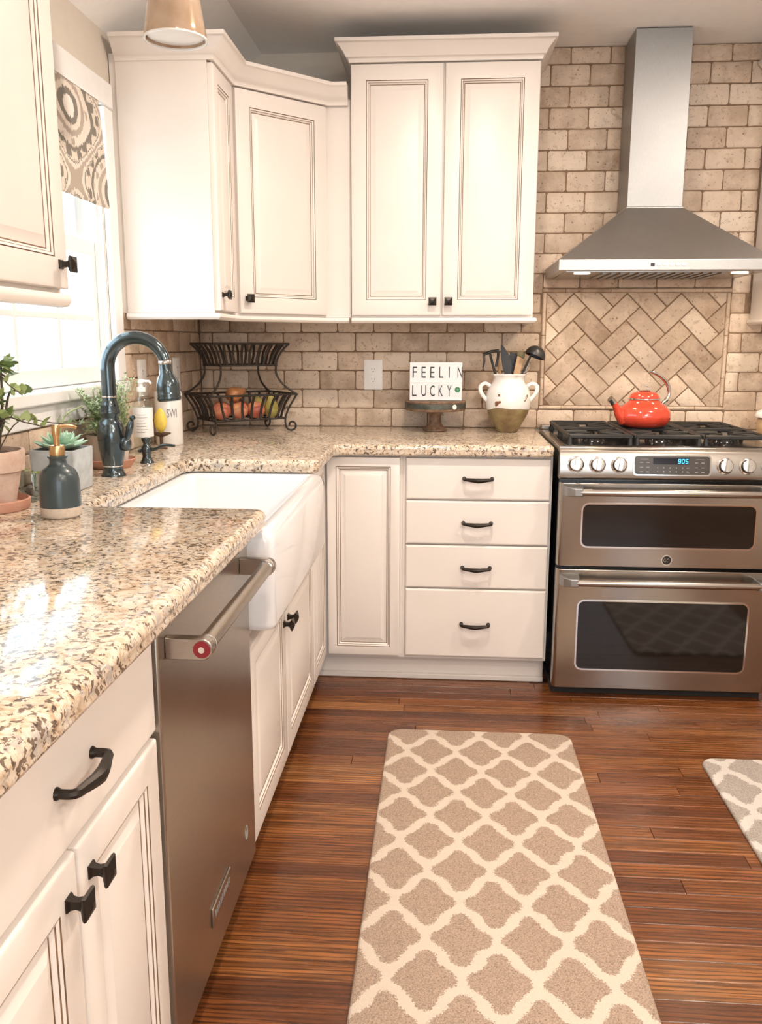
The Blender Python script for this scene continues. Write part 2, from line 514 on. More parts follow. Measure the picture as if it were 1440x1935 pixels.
def ikat():
    m, nt, b = newmat('ikat_linen')
    p = pos(nt)
    mp = nd(nt, 'ShaderNodeMapping', {'Vector': p, 'Scale': (1, 160, 14)}).outputs[0]
    jag = nd(nt, 'ShaderNodeTexNoise', {'Vector': mp, 'Scale': 1.0, 'Detail': 1}).outputs['Fac']
    sp = nd(nt, 'ShaderNodeSeparateXYZ', {0: p})
    big = nd(nt, 'ShaderNodeTexNoise', {'Vector': p, 'Scale': 9, 'Detail': 1}).outputs['Fac']
    y = mth(nt, 'ADD', sp.outputs[1], mth(nt, 'MULTIPLY', mth(nt, 'SUBTRACT', big, 0.5), 0.04))
    z = mth(nt, 'ADD', sp.outputs[2], mth(nt, 'MULTIPLY', mth(nt, 'SUBTRACT', jag, 0.5), 0.022))
    ky, kz = 2 * PI / 0.54, 2 * PI / 0.38
    cy_ = mth(nt, 'COSINE', mth(nt, 'MULTIPLY', mth(nt, 'ADD', y, 1.265), ky))
    cz_ = mth(nt, 'COSINE', mth(nt, 'MULTIPLY', mth(nt, 'SUBTRACT', z, 1.905), kz))
    f = mth(nt, 'MULTIPLY', mth(nt, 'MULTIPLY', mth(nt, 'ADD', cy_, cz_), 0.25), 1.0)
    f = mth(nt, 'ABSOLUTE', f)
    # small hooks between the ogees
    hk = mth(nt, 'MULTIPLY', mth(nt, 'SINE', mth(nt, 'MULTIPLY', z, 2 * PI / 0.062)), mth(nt, 'SINE', mth(nt, 'MULTIPLY', y, 2 * PI / 0.075)))
    C1, C2, C3, C4 = (0.74, 0.68, 0.60), (0.235, 0.215, 0.185), (0.45, 0.385, 0.325), (0.70, 0.63, 0.54)
    c = ramp(nt, f, [(0.0, C3), (0.022, C1), (0.052, C2), (0.064, C4), (0.155, C2), (0.205, C1), (0.315, C3), (0.375, C1), (0.425, C2), (0.472, (0.82, 0.78, 0.72))], 'CONSTANT')
    def inband(lo_, hi_): return mth(nt, 'MULTIPLY', mth(nt, 'GREATER_THAN', f, lo_), mth(nt, 'LESS_THAN', f, hi_))
    spots = mth(nt, 'MULTIPLY', inband(0.225, 0.295), mth(nt, 'GREATER_THAN', hk, 0.45))
    hooks = mth(nt, 'MULTIPLY', inband(0.075, 0.158), mth(nt, 'GREATER_THAN', hk, 0.12))
    c = mixc(nt, spots, c, C3)
    c = mixc(nt, hooks, c, C2)
    nt.links.new(c, b.inputs['Base Color'])
    b.inputs['Roughness'].default_value = 0.9
    b.inputs['Specular IOR Level'].default_value = 0.1
    return m
ikat_m = ikat()

def glass_thin(name, tint=(1, 1, 1), refl=0.08, rough=0.02):
    m = bpy.data.materials.new(name)
    m.use_nodes = True
    nt = m.node_tree
    nt.nodes.clear()
    o = nt.nodes.new('ShaderNodeOutputMaterial')
    t = nd(nt, 'ShaderNodeBsdfTransparent', {'Color': (*tint, 1)})
    n = nd(nt, 'ShaderNodeTexNoise', {'Vector': pos(nt), 'Scale': 2.0})
    g = nd(nt, 'ShaderNodeBsdfGlossy', {'Roughness': rough, 'Color': ramp(nt, n.outputs['Fac'], [(0, (0.9, 0.9, 0.9)), (1, (1, 1, 1))])})
    fc = nd(nt, 'ShaderNodeLayerWeight', {'Blend': 0.5}).outputs['Facing']
    mx = nd(nt, 'ShaderNodeMixShader', {0: mth(nt, 'MULTIPLY_ADD', mth(nt, 'POWER', fc, 5.0), 0.45, refl, clamp=True), 1: t.outputs[0], 2: g.outputs[0]})
    nt.links.new(mx.outputs[0], o.inputs[0])
    return m
pane_m = glass_thin('window_glass', (0.96, 0.98, 0.98), 0.04)
clear_m = glass_thin('clear_glass', (0.86, 0.90, 0.89), 0.10)
soapgl_m = glass_thin('clear_soap_plastic', (0.90, 0.93, 0.90), 0.10)

def oven_glass():
    m, nt, b = newmat('dark_oven_glass')
    n = nd(nt, 'ShaderNodeTexNoise', {'Vector': pos(nt), 'Scale': 3.0})
    nt.links.new(ramp(nt, n.outputs['Fac'], [(0.3, (0.010, 0.008, 0.007)), (0.7, (0.015, 0.012, 0.010))]), b.inputs['Base Color'])
    b.inputs['Roughness'].default_value = 0.06
    b.inputs['Specular IOR Level'].default_value = 0.5
    return m
oven_gl = oven_glass()

def emit(name, col, st):
    m, nt, b = newmat(name)
    n = nd(nt, 'ShaderNodeTexNoise', {'Vector': pos(nt), 'Scale': 5.0})
    nt.links.new(ramp(nt, n.outputs['Fac'], [(0, [q * 0.97 for q in col]), (1, col)]), b.inputs['Emission Color'])
    b.inputs['Base Color'].default_value = (*col, 1)
    b.inputs['Emission Strength'].default_value = st
    return m
led_cyan = emit('clock_segments', (0.05, 0.50, 1.0), 3.0)
lamp_glow = emit('lamp_lens', (1.0, 0.85, 0.65), 6.0)

def leaf_mat(name, a, b_, edge=None):
    m, nt, b = newmat(name)
    rnd = nt.nodes.new('ShaderNodeObjectInfo').outputs['Random']
    n = nd(nt, 'ShaderNodeTexNoise', {'Vector': pos(nt), 'Scale': 45, 'Detail': 3}).outputs['Fac']
    c = mixc(nt, rnd, a, b_)
    c = mixc(nt, ramp(nt, n, [(0.35, (0, 0, 0)), (0.65, (1, 1, 1))]), c, mixc(nt, 0.5, c, edge or b_))
    nt.links.new(c, b.inputs['Base Color'])
    b.inputs['Roughness'].default_value = 0.5
    b.inputs['Subsurface Weight'].default_value = 0.0
    return m
ivy_m = leaf_mat('ivy_leaf', (0.07, 0.16, 0.055), (0.28, 0.36, 0.10), (0.42, 0.48, 0.22))
succ_m = leaf_mat('succulent_leaf', (0.22, 0.42, 0.30), (0.42, 0.62, 0.42), (0.62, 0.78, 0.66))
herb_m = leaf_mat('herb_leaf', (0.26, 0.38, 0.18), (0.48, 0.57, 0.32), (0.62, 0.68, 0.46))

def peach():
    m, nt, b = newmat('peach_skin')
    rnd = nt.nodes.new('ShaderNodeObjectInfo').outputs['Random']
    n = nd(nt, 'ShaderNodeTexNoise', {'Vector': pos(nt), 'Scale': 14, 'Detail': 3}).outputs['Fac']
    c = ramp(nt, n, [(0.32, (0.36, 0.06, 0.04)), (0.5, (0.62, 0.20, 0.12)), (0.68, (0.80, 0.42, 0.20))])
    nt.links.new(c, b.inputs['Base Color'])
    b.inputs['Roughness'].default_value = 0.42
    return m
peach_m = peach()
pear_m = simple('green_pear_skin', (0.42, 0.36, 0.10), 0.45, var=0.25, scale=40)
pear_r = simple('red_pear_skin', (0.45, 0.20, 0.08), 0.45, var=0.35, scale=30)

def crock_lower():
    m, nt, b = newmat('olive_stoneware')
    p = pos(nt)
    n = nd(nt, 'ShaderNodeTexNoise', {'Vector': p, 'Scale': 18, 'Detail': 5}).outputs['Fac']
    c = ramp(nt, n, [(0.3, (0.14, 0.085, 0.04)), (0.5, (0.23, 0.165, 0.075)), (0.7, (0.32, 0.26, 0.12))])
    nt.links.new(c, b.inputs['Base Color'])
    b.inputs['Roughness'].default_value = 0.45
    return m
crock_low = crock_lower()
chip_m = simple('exposed_clay_chip', (0.20, 0.085, 0.04), 0.8, var=0.3, scale=80)
cake_wood = simple('weathered_brown_wood', (0.20, 0.12, 0.075), 0.6, var=0.45, scale=55, bmp=0.2)
pendant_m = None
def pendant_mat():
    m, nt, b = newmat('smoked_amber_glass')
    n = nd(nt, 'ShaderNodeTexNoise', {'Vector': pos(nt), 'Scale': 12, 'Detail': 3}).outputs['Fac']
    nt.links.new(ramp(nt, n, [(0.3, (0.45, 0.31, 0.20)), (0.7, (0.66, 0.52, 0.40))]), b.inputs['Base Color'])
    b.inputs['Roughness'].default_value = 0.12
    b.inputs['Metallic'].default_value = 0.35
    b.inputs['Coat Weight'].default_value = 0.5
    return m
pendant_m = pendant_mat()
# ================================================================== STRUCTURE
RX, RY = 4.2, -6.5
# floor: a sub-slab with separate planks on the part that is seen
m = MB()
m.box(-0.12, RX, RY, 0.1, -0.06, -0.014)
m.box(-0.12, RX, RY, -3.42, -0.014, -0.0006)
m.box(3.05, RX, -3.42, 0.1, -0.014, -0.0006)
floor = struct(m.build('floor', oak_m, smooth=0))
pm = MB()
pm.box(-0.5, 0.5, -0.0283, 0.0283, -0.013, 0)
plank_me = pm.mesh('plank', oak_m, Vector((0, 0, 0)), 0)
bmx = bmesh.new(); bmx.from_mesh(plank_me)
bmesh.ops.bevel(bmx, geom=[e for e in bmx.edges if all(v.co.z > -0.001 for v in e.verts)], offset=0.0009, segments=1, affect='EDGES')
bmx.to_mesh(plank_me); bmx.free()
yy = -0.50
rp = random.Random(5)
while yy > -3.40:
    x = 0.52 - rp.random() * 0.3
    while x < 3.05:
        L = rp.uniform(0.55, 1.15)
        if 3.05 - (x + L) < 0.25: L = 3.05 - x
        inst('plank', plank_me, (x + L / 2, yy, 0), floor, scale=(L - 0.0012, 1, 1))
        x += L
    yy -= 0.0573

# ceiling with the sloped strip along the window wall
m = MB()
m.prism([(0, 2.205), (0.304, CEIL), (RX, CEIL), (RX, 2.55), (-0.12, 2.55), (-0.12, 2.205)], 1, RY, 0.1)
ceiling = struct(m.build('ceiling', ceilp, smooth=0))

# window wall (left)
WY0, WY1, WZ0, WZ1 = -1.825, -0.985, 1.13, 1.975
m = MB()
m.box(-0.12, 0, RY, WY0, 0, 2.205)
m.box(-0.12, 0, WY1, 0.1, 0, 2.205)
m.box(-0.12, 0, WY0, WY1, 0, WZ0)
m.box(-0.12, 0, WY0, WY1, WZ1, 2.205)
wall_left = struct(m.build('wall_left', wallp, smooth=0))
wall_back = struct(bx('wall_back', 0, RX, 0.009, 0.11, 0, CEIL, wallp))
# right wall; rear wall with an opening added for fill light
wall_right = struct(bx('wall_right', RX, RX + 0.12, RY, 0.1, 0, CEIL, wallp))
m = MB()
m.box(-0.12, 0.9, RY - 0.12, RY, 0, CEIL)
m.box(3.3, RX + 0.12, RY - 0.12, RY, 0, CEIL)
m.box(0.9, 3.3, RY - 0.12, RY, 2.15, CEIL)
m.box(0.9, 3.3, RY - 0.12, RY, 0, 0.75)
wall_rear = struct(m.build('wall_rear', wallp, smooth=0))
m = MB()
for x in (0.902, 1.68, 2.48, 3.258):
    m.box(x, x + 0.04, RY - 0.08, RY - 0.04, 0.755, 2.145)
m.box(0.942, 3.258, RY - 0.08, RY - 0.04, 2.09, 2.145)
m.box(0.942, 3.258, RY - 0.08, RY - 0.04, 0.755, 0.81)
struct(m.build('fill_window', trimw, smooth=0))  # frame of the unseen rear window, added and sized for soft fill

# ---------------------------------------------------------------- sink window
win = bpy.data.objects.new('window_1', None); COL.objects.link(win); put(win, (-0.06, -1.405, WZ0), None); struct(win)
def sash(name, x, z0, z1, mun_y=(), mun_z=(), st=0.042, rt=0.045, rb=0.05):
    y0, y1 = WY0 + 0.004, WY1 - 0.004
    m = MB()
    m.box(x - 0.016, x + 0.016, y0, y0 + st, z0, z1)
    m.box(x - 0.016, x + 0.016, y1 - st, y1, z0, z1)
    m.box(x - 0.016, x + 0.016, y0 + st, y1 - st, z1 - rt, z1)
    m.box(x - 0.016, x + 0.016, y0 + st, y1 - st, z0, z0 + rb)
    s = m.build(name, trimw, win, bevel=0.003)
    bx('glass_pane', x - 0.002, x + 0.002, y0 + st, y1 - st, z0 + rb, z1 - rt, pane_m, s)
    for y in mun_y:
        bx('muntin', x - 0.010, x + 0.010, y - 0.009, y + 0.009, z0 + rb, z1 - rt, trimw, s, bevel=0.003)
    for z in mun_z:
        bx('muntin', x - 0.0098, x + 0.0098, y0 + st, y1 - st, z - 0.009, z + 0.009, trimw, s, bevel=0.003)
    return s
sash('upper_sash', -0.088, 1.54, 1.962, (-1.275, -1.535), (1.755,))
sash('lower_sash', -0.045, 1.150, 1.578, (-1.275, -1.535), (1.345,))
m = MB()
m.box(-0.115, -0.004, WY0 + 0.0005, WY0 + 0.004, WZ0 + 0.02, WZ1 - 0.0005)
m.box(-0.115, -0.004, WY1 - 0.004, WY1 - 0.0005, WZ0 + 0.02, WZ1 - 0.0005)
m.box(-0.115, -0.004, WY0 + 0.004, WY1 - 0.004, WZ1 - 0.012, WZ1 - 0.0005)
m.box(-0.028, -0.020, WY1 - 0.018, WY1 - 0.004, WZ0 + 0.02, WZ1 - 0.012)
m.box(-0.028, -0.020, WY0 + 0.004, WY0 + 0.018, WZ0 + 0.02, WZ1 - 0.012)
m.build('jamb', trimw, win)
bx('stool', -0.115, 0.035, WY0 - 0.065, WY1 + 0.065, WZ0 - 0.018, WZ0 + 0.018, trimw, win, bevel=0.006)
# casing
tr = bpy.data.objects.new('trim_1', None); COL.objects.link(tr); put(tr, (0.01, -1.405, WZ0), None); struct(tr)
bx('casing', 0.0005, 0.019, WY1 + 0.001, WY1 + 0.071, WZ0 + 0.02, WZ1, trimw, tr, bevel=0.004)
bx('casing', 0.0005, 0.019, WY0 - 0.071, WY0 - 0.001, WZ0 + 0.02, WZ1, trimw, tr, bevel=0.004)
bx('casing', 0.0005, 0.021, WY0 - 0.073, WY1 + 0.073, WZ1 + 0.001, WZ1 + 0.076, trimw, tr, bevel=0.004)
bx('apron', 0.0005, 0.015, WY0 - 0.06, WY1 + 0.06, WZ0 - 0.075, WZ0 - 0.020, trimw, tr, bevel=0.004)

# ---------------------------------------------------------------- travertine tiles
P, C0 = 0.0795, 0.9145
PW = 0.1545
rt = random.Random(21)
def tile_mesh(seed, w=0.150, h=0.0755, t=0.008):
    r = random.Random(seed)
    w2, h2 = w / 2, h / 2
    c = 0.006
    out = [(-w2 + c, -h2), (-w2 * 0.1, -h2), (w2 - c, -h2), (w2, -h2 + c), (w2, h2 - c), (w2 - c, h2), (w2 * 0.15, h2), (-w2 + c, h2), (-w2, h2 - c), (-w2, -h2 + c)]
    out = [(x + r.uniform(-0.0012, 0.0006) * (1 if x > 0 else -1), z + r.uniform(-0.0012, 0.0006) * (1 if z > 0 else -1)) for x, z in out]
    ins = [(x * (1 - 0.0040 / w2), z * (1 - 0.0040 / h2)) for x, z in out]
    m = MB()
    m.rings([[(x, t, z) for x, z in out], [(x, 0.0022, z) for x, z in out], [(x, r.uniform(-0.0004, 0.0003), z) for x, z in ins]], 0, cap0=False)
    return m.mesh('tile', tile_m, Vector((0, 0, 0)), 40)
TM = [tile_mesh(s) for s in range(7)]
grout = MB()
grout.box(0.0005, 1.40, 0.0035, 0.0088, C0 - 0.0005, 1.405)
grout.box(1.40, 2.90, 0.0035, 0.0088, C0 - 0.0005, CEIL - 0.001)
grout.build('grout_bed', grout_m, wall_back)
def put_tile(x0, x1, z0, z1, wall=0):
    g = 0.0022
    w, h = x1 - x0 - 2 * g, z1 - z0 - 2 * g
    if w < 0.012 or h < 0.012: return
    dy = rt.uniform(-0.0004, 0.0006)
    if wall == 0:
        inst('tile', rt.choice(TM), ((x0 + x1) / 2, dy, (z0 + z1) / 2), wall_back, rot=(0, rt.uniform(-0.006, 0.006) + rt.choice((0, PI)), 0), scale=(w / 0.150, 1, h / 0.0755))
    else:
        inst('tile', rt.choice(TM), (0.0086 - dy, (x0 + x1) / 2, (z0 + z1) / 2), wall_left, rot=(0, rt.choice((0, PI)), PI / 2), scale=(w / 0.150, 1, h / 0.0755))
def course(z0, z1, xa, xb, phase, wall=0, holes=()):
    """one running-bond course between xa and xb; joints at phase + k*PW"""
    k = math.floor((xa - phase) / PW)
    x = phase + k * PW
    while x < xb - 0.001:
        a, b = max(x, xa), min(x + PW, xb)
        segs = [(a, b)]
        for h0, h1 in holes:
            ns = []
            for s0, s1 in segs:
                if h1 <= s0 or h0 >= s1: ns.append((s0, s1))
                else:
                    if s0 < h0: ns.append((s0, h0))
                    if h1 < s1: ns.append((h1, s1))
            segs = ns
        for s0, s1 in segs: put_tile(s0, s1, z0, z1, wall)
        x += PW
FX0, FX1, FZ0, FZ1 = 1.460, 2.221, 0.9935, 1.4915      # outer edge of the herringbone frame
for k in range(19):
    z0, z1 = C0 + P * k, min(C0 + P * (k + 1), CEIL - 0.001)
    if k < 6:
        ph = 0.526 if k % 2 == 0 else 0.604
        if k == 0:
            course(z0, z1, 0.009, 2.75, ph)
        else:
            course(z0, z1, 0.009, FX0, ph)
            course(z0, z1, FX1, 2.75, 0.526 + 0.05 if k % 2 == 0 else 0.604 + 0.05)
    elif k == 6:
        course(z0, z1, 1.395, FX0, 0.526); course(z0, z1, FX1, 2.295, 0.58)
    elif k == 7:
        course(z0, z1, 1.395, FX0, 1.537); course(z0, z1, FX1, 2.295, 0.66)
        course(FZ1, z1, FX0, FX1, 1.610)
    else:
        ph = 1.459 if k % 2 == 1 else 1.536
        course(z0, z1, 1.395, 2.295, ph, holes=((1.765, 1.93),) if k > 10 else ())
# pencil-liner frame
lm = MB()
lm.rings([[(x, 0.006 - 0.0115 * math.sin(PI * k / 6) if 0 < k < 6 else 0.006, -0.0085 * math.cos(PI * k / 6)) for k in range(7)] for x in (-0.5, 0.5)], 0)
liner_me = lm.mesh('liner', tile_m, Vector((0, 0, 0)), 40)
def liner(x0, x1, z, vertical=False):
    L = x1 - x0 - 0.002
    if vertical: inst('frame_liner', liner_me, (z, 0, (x0 + x1) / 2), wall_back, rot=(0, PI / 2, 0), scale=(L, 1, 1))
    else: inst('frame_liner', liner_me, ((x0 + x1) / 2, 0, z), wall_back, scale=(L, 1, 1))
for z in (FZ0 + 0.0088, FZ1 - 0.0088):
    for a, b in ((FX0, 1.553), (1.553, 1.737), (1.737, 1.921), (1.921, 2.105), (2.105, FX1)): liner(a, b, z)
for x in (FX0 + 0.0088, FX1 - 0.0088):
    for a, b in ((FZ0 + 0.018, 1.128), (1.128, 1.302), (1.302, FZ1 - 0.018)): liner(a, b, x, True)
# herringbone field, clipped to the frame
HX0, HX1, HZ0, HZ1 = FX0 + 0.0185, FX1 - 0.0185, FZ0 + 0.0185, FZ1 - 0.0185
A = 0.0767
OX, OZ = 1.804 - A / math.sqrt(2), 1.471 - 3 * A / math.sqrt(2)
def clip(poly, ax, lim, keep_less):
    out = []
    for i in range(len(poly)):
        a, b = poly[i], poly[(i + 1) % len(poly)]
        ia = (a[ax] <= lim) if keep_less else (a[ax] >= lim)
        ib = (b[ax] <= lim) if keep_less else (b[ax] >= lim)
        if ia: out.append(a)
        if ia != ib:
            t = (lim - a[ax]) / (b[ax] - a[ax])
            out.append((a[0] + t * (b[0] - a[0]), a[1] + t * (b[1] - a[1])))
    return out
def pq(p, q): return (OX + (p - q) * A / math.sqrt(2), OZ + (p + q) * A / math.sqrt(2))
for i in range(-9, 10):
    for j in range(-9, 10):
        c = (i - j) % 4
        g = 0.030
        if c == 0: cell = (i + g, i + 2 - g, j + g, j + 1 - g)
        elif c == 3: cell = (i + g, i + 1 - g, j + g, j + 2 - g)
        else: continue
        poly = [pq(cell[0], cell[2]), pq(cell[1], cell[2]), pq(cell[1], cell[3]), pq(cell[0], cell[3])]
        for ax, lim, kl in ((0, HX0, False), (0, HX1, True), (1, HZ0, False), (1, HZ1, True)):
            poly = clip(poly, ax, lim, kl)
            if not poly: break
        if len(poly) < 3: continue
        ar = abs(sum(poly[k][0] * poly[(k + 1) % len(poly)][1] - poly[(k + 1) % len(poly)][0] * poly[k][1] for k in range(len(poly)))) / 2
        if ar < 0.00025: continue
        cx, cz = sum(q[0] for q in poly) / len(poly), sum(q[1] for q in poly) / len(poly)
        ins = []
        for x, z in poly:
            d = math.hypot(x - cx, z - cz)
            f = max(0.5, 1 - 0.003 / max(d, 1e-4))
            ins.append((cx + (x - cx) * f, cz + (z - cz) * f))
        m = MB()
        m.rings([[(x, 0.008, z) for x, z in poly], [(x, 0.0018, z) for x, z in poly], [(x, rt.uniform(-0.0003, 0.0003), z) for x, z in ins]], 0, cap0=False)
        m.build('herringbone_tile', tile_m, wall_back, 40)

# left wall tiles: beside the window up to the wall cabinets, and one low band below the window
gl = MB()
gl.box(0.0003, 0.005, -0.912, 0.0, C0 - 0.0005, 1.372)
gl.box(0.0003, 0.005, -3.1, -0.912, C0 - 0.0005, WZ0 - 0.076)
gl.build('grout_bed', grout_m, wall_left)
for k in range(6):
    z0, z1 = C0 + P * k, C0 + P * (k + 1)
    if k == 5: z1 = min(z1, 1.371)
    ph = -0.357 + (0 if k % 2 == 1 else 0.077)
    course(z0, z1, -0.912, -0.002, ph, wall=1)
    if k == 0: course(z0, z1, -2.6, -0.912, ph, wall=1)
    if k == 1: course(z0, WZ0 - 0.077, -2.6, -0.912, ph, wall=1)
# ================================================================== CABINETS
def FM(O, U, N):
    U, N = Vector(U), Vector(N)
    return Matrix(((U.x, N.x, 0, O[0]), (U.y, N.y, 0, O[1]), (U.z, N.z, 1, O[2]), (0, 0, 0, 1)))
F_BACK = lambda y: FM((0, y, 0), (1, 0, 0), (0, -1, 0))
F_LEFT = lambda x: FM((x, 0, 0), (0, 1, 0), (1, 0, 0))
R2 = math.sqrt(0.5)

def door(M, u0, u1, z0, z1, parent, t=0.020, stile=0.055, name='door'):
    m = MB(M)
    def R(i, n): return [(u0 + i, n, z0 + i), (u1 - i, n, z0 + i), (u1 - i, n, z1 - i), (u0 + i, n, z1 - i)]
    s = stile
    spec = [(0, 0.0005, 0), (0, t - 0.005, 0), (0.0015, t - 0.0015, 0), (0.005, t, 0), (s, t, 0), (s + 0.0008, t - 0.0026, 1), (s + 0.0024, t - 0.0010, 1),
            (s + 0.007, t - 0.0030, 0), (s + 0.0085, t - 0.0045, 1), (s + 0.0125, t - 0.0095, 0), (s + 0.0135, t - 0.0105, 1), (s + 0.0152, t - 0.0100, 1), (s + 0.034, t - 0.0025, 0), (s + 0.0355, t - 0.0020, 2)]
    rs = [R(i, n) for i, n, _ in spec]
    mis = [q[2] for q in spec[1:]]
    m.rings(rs, mis[:-1] + [0], True, True, True)
    # last face (the raised field) stays cream
    m.m[-1] = 0
    return m.build(name, [cream, glaze, glaze_l], parent, smooth=25)

def slab(M, u0, u1, z0, z1, parent, t=0.020, name='drawer_front'):
    m = MB(M)
    def R(i, n): return [(u0 + i, n, z0 + i), (u1 - i, n, z0 + i), (u1 - i, n, z1 - i), (u0 + i, n, z1 - i)]
    m.rings([R(0, 0.0005), R(0, t - 0.006), R(0.002, t - 0.002), R(0.006, t)], 0)
    return m.build(name, cream, parent, smooth=25)

# square knob (local: +Y is outward)
def knob_mesh():
    m = MB()
    def sq(h, y): return [(-h, y, -h), (h, y, -h), (h, y, h), (-h, y, h)]
    m.rings([sq(0.0085, 0), sq(0.0085, 0.002), sq(0.0060, 0.005), sq(0.0050, 0.011), sq(0.0060, 0.017), sq(0.0135, 0.022), sq(0.0150, 0.0245), sq(0.0140, 0.0270), sq(0.0030, 0.0315)], 0)
    return m.mesh('knob', bronze, Vector((0, 0, 0)), 20)
knob_me = knob_mesh()
def pull_mesh(w=0.100):
    h = w / 2
    m = MB()
    pts = smoothpath([(-h, 0.0, 0), (-h, 0.016, 0), (-h + 0.004, 0.023, 0), (-h + 0.016, 0.0255, -0.001), (0, 0.031, -0.003), (h - 0.016, 0.0255, -0.001), (h - 0.004, 0.023, 0), (h, 0.016, 0), (h, 0.0, 0)], 4)
    rad = []
    for p in pts:
        a = abs(p.x) / h
        rad.append(0.0060 + 0.0030 * max(0, 1 - a * 1.15))
    m.tube(pts, rad, 8)
    for sgn in (-1, 1):
        m.rings([[(sgn * h + r * math.cos(2 * PI * k / 10), y, r * math.sin(2 * PI * k / 10)) for k in range(10)] for r, y in ((0.0078, 0), (0.0078, 0.002), (0.0058, 0.005), (0.0052, 0.012))], 0)
    return m.mesh('pull', bronze, Vector((0, 0, 0)), 40)
pull_me = pull_mesh()
ROT = {'back': (0, 0, PI), 'left': (0, 0, -PI / 2), 'diag': (0, 0, -PI * 3 / 4)}
def knob(loc, face, parent): return inst('knob', knob_me, loc, parent, rot=ROT[face])
def pull(loc, face, parent): return inst('pull', pull_me, loc, parent, rot=ROT[face])

FB = 0.612      # depth of base carcasses
ZB0, ZB1 = 0.102, 0.8715
# ---- back run, narrow corner door cabinet
t = thing('base_cabinet', 'narrow cream base cabinet with one raised panel door in the corner', 'cabinet', (0.775, -0.3, 0.1))
bx('carcass', 0.6135, 0.914, -FB, -0.003, ZB0, ZB1, cream, t)
door(F_BACK(-FB), 0.637, 0.905, 0.113, 0.866, t, stile=0.034)
# ---- back run, four drawers
t = thing('drawer_cabinet', 'cream base cabinet with four flat drawers left of the range', 'cabinet', (1.18, -0.3, 0.1))
bx('carcass', 0.9145, 1.452, -FB, -0.003, ZB0, ZB1, cream, t)
for z0, z1, hz in ((0.7145, 0.8650, 0.792), (0.5485, 0.7095, 0.629), (0.3825, 0.5435, 0.462), (0.1150, 0.3775, 0.245)):
    d = slab(F_BACK(-FB), 0.927, 1.444, z0, z1, t, name='drawer')
    pull((1.186, -FB - 0.020, hz), 'back', d)
# ---- left run, slim pull-out between the corner and the sink cabinet
t = thing('base_cabinet', 'slim cream pull-out cabinet between sink cabinet and corner', 'cabinet', (0.3, -0.79, 0.1))
bx('carcass', 0.003, FB, -0.942, -0.634, ZB0, ZB1, cream, t)
d = door(F_LEFT(FB), -0.930, -0.6375, 0.113, 0.862, t, stile=0.045)
knob((FB + 0.020, -0.890, 0.808), 'left', d)
# ---- sink cabinet
t = thing('sink_cabinet', 'cream two-door cabinet under the white farmhouse sink', 'cabinet', (0.3, -1.42, 0.1))
m = MB()
m.box(0.003, FB, -1.900, -0.943, ZB0, 0.620)
m.box(0.003, 0.60, -1.900, -1.896, 0.620, ZB1)
m.box(0.003, FB, -1.062, -0.943, 0.620, ZB1)
m.build('carcass', cream, t)
d = door(F_LEFT(FB), -1.897, -1.459, 0.113, 0.600, t, stile=0.055); knob((FB + 0.020, -1.489, 0.519), 'left', d)
d = door(F_LEFT(FB), -1.455, -0.950, 0.113, 0.600, t, stile=0.055); knob((FB + 0.020, -1.425, 0.519), 'left', d)
# ---- near cabinet left of the dishwasher
t = thing('base_cabinet', 'nearest cream base cabinet with one drawer over two doors beside the dishwasher', 'cabinet', (0.3, -2.82, 0.1))
bx('carcass', 0.003, FB, -3.118, -2.519, ZB0, ZB1, cream, t)
d = slab(F_LEFT(FB), -3.108, -2.523, 0.696, 0.866, t, name='drawer'); pull((FB + 0.020, -2.807, 0.779), 'left', d)
d = door(F_LEFT(FB), -2.8135, -2.523, 0.113, 0.684, t, stile=0.050); knob((FB + 0.020, -2.783, 0.636), 'left', d)
d = door(F_LEFT(FB), -3.108, -2.8185, 0.113, 0.684, t, stile=0.050); knob((FB + 0.020, -2.848, 0.636), 'left', d)
# ---- right of the range
t = thing('base_cabinet', 'cream base cabinet right of the range at the picture edge', 'cabinet', (2.6, -0.3, 0.1))
bx('carcass', 2.248, 2.95, -FB, -0.003, ZB0, ZB1, cream, t)
d = slab(F_BACK(-FB), 2.256, 2.60, 0.7145, 0.865, t, name='drawer'); pull((2.43, -FB - 0.020, 0.79), 'back', d)
d = door(F_BACK(-FB), 2.256, 2.60, 0.113, 0.707, t); knob((2.565, -FB - 0.02, 0.65), 'back', d)
d = door(F_BACK(-FB), 2.606, 2.942, 0.113, 0.866, t)
# ---- toe kicks
m = MB(); m.box(0.58, 1.452, -0.560, -0.54, 0.0005, 0.1015); m.box(0.58, 1.452, -0.574, -0.560, 0.0005, 0.022)
struct(m.build('baseboard_back', cream, bevel=0.004))
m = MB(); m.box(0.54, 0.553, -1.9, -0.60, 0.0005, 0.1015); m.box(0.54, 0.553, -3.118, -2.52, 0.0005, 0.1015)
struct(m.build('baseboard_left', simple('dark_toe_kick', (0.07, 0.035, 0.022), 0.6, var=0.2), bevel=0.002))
m = MB(); m.box(2.248, 2.95, -0.56, -0.54, 0.0005, 0.1015)
struct(m.build('baseboard_right', cream, bevel=0.003))

# ================================================================== WALL CABINETS
ZU = 1.365
def light_rail(path, parent, z1=ZU):
    m = MB()
    m.sweep(path, [(-0.012, z1 - 0.001), (0.010, z1 - 0.001), (0.013, z1 - 0.006), (0.013, z1 - 0.012), (0.008, z1 - 0.019), (-0.004, z1 - 0.021), (-0.012, z1 - 0.019)])
    return m
CROWN = lambda z0, z1, pr: [(-0.010, z0), (0.004, z0), (0.0055, z0 + 0.010), (0.009, z0 + 0.014), (0.014, z0 + 0.016), (pr * 0.45, z0 + (z1 - z0) * 0.45), (pr * 0.80, z1 - 0.018), (pr * 0.90, z1 - 0.013), (pr, z1 - 0.012), (pr, z1), (-0.010, z1)]
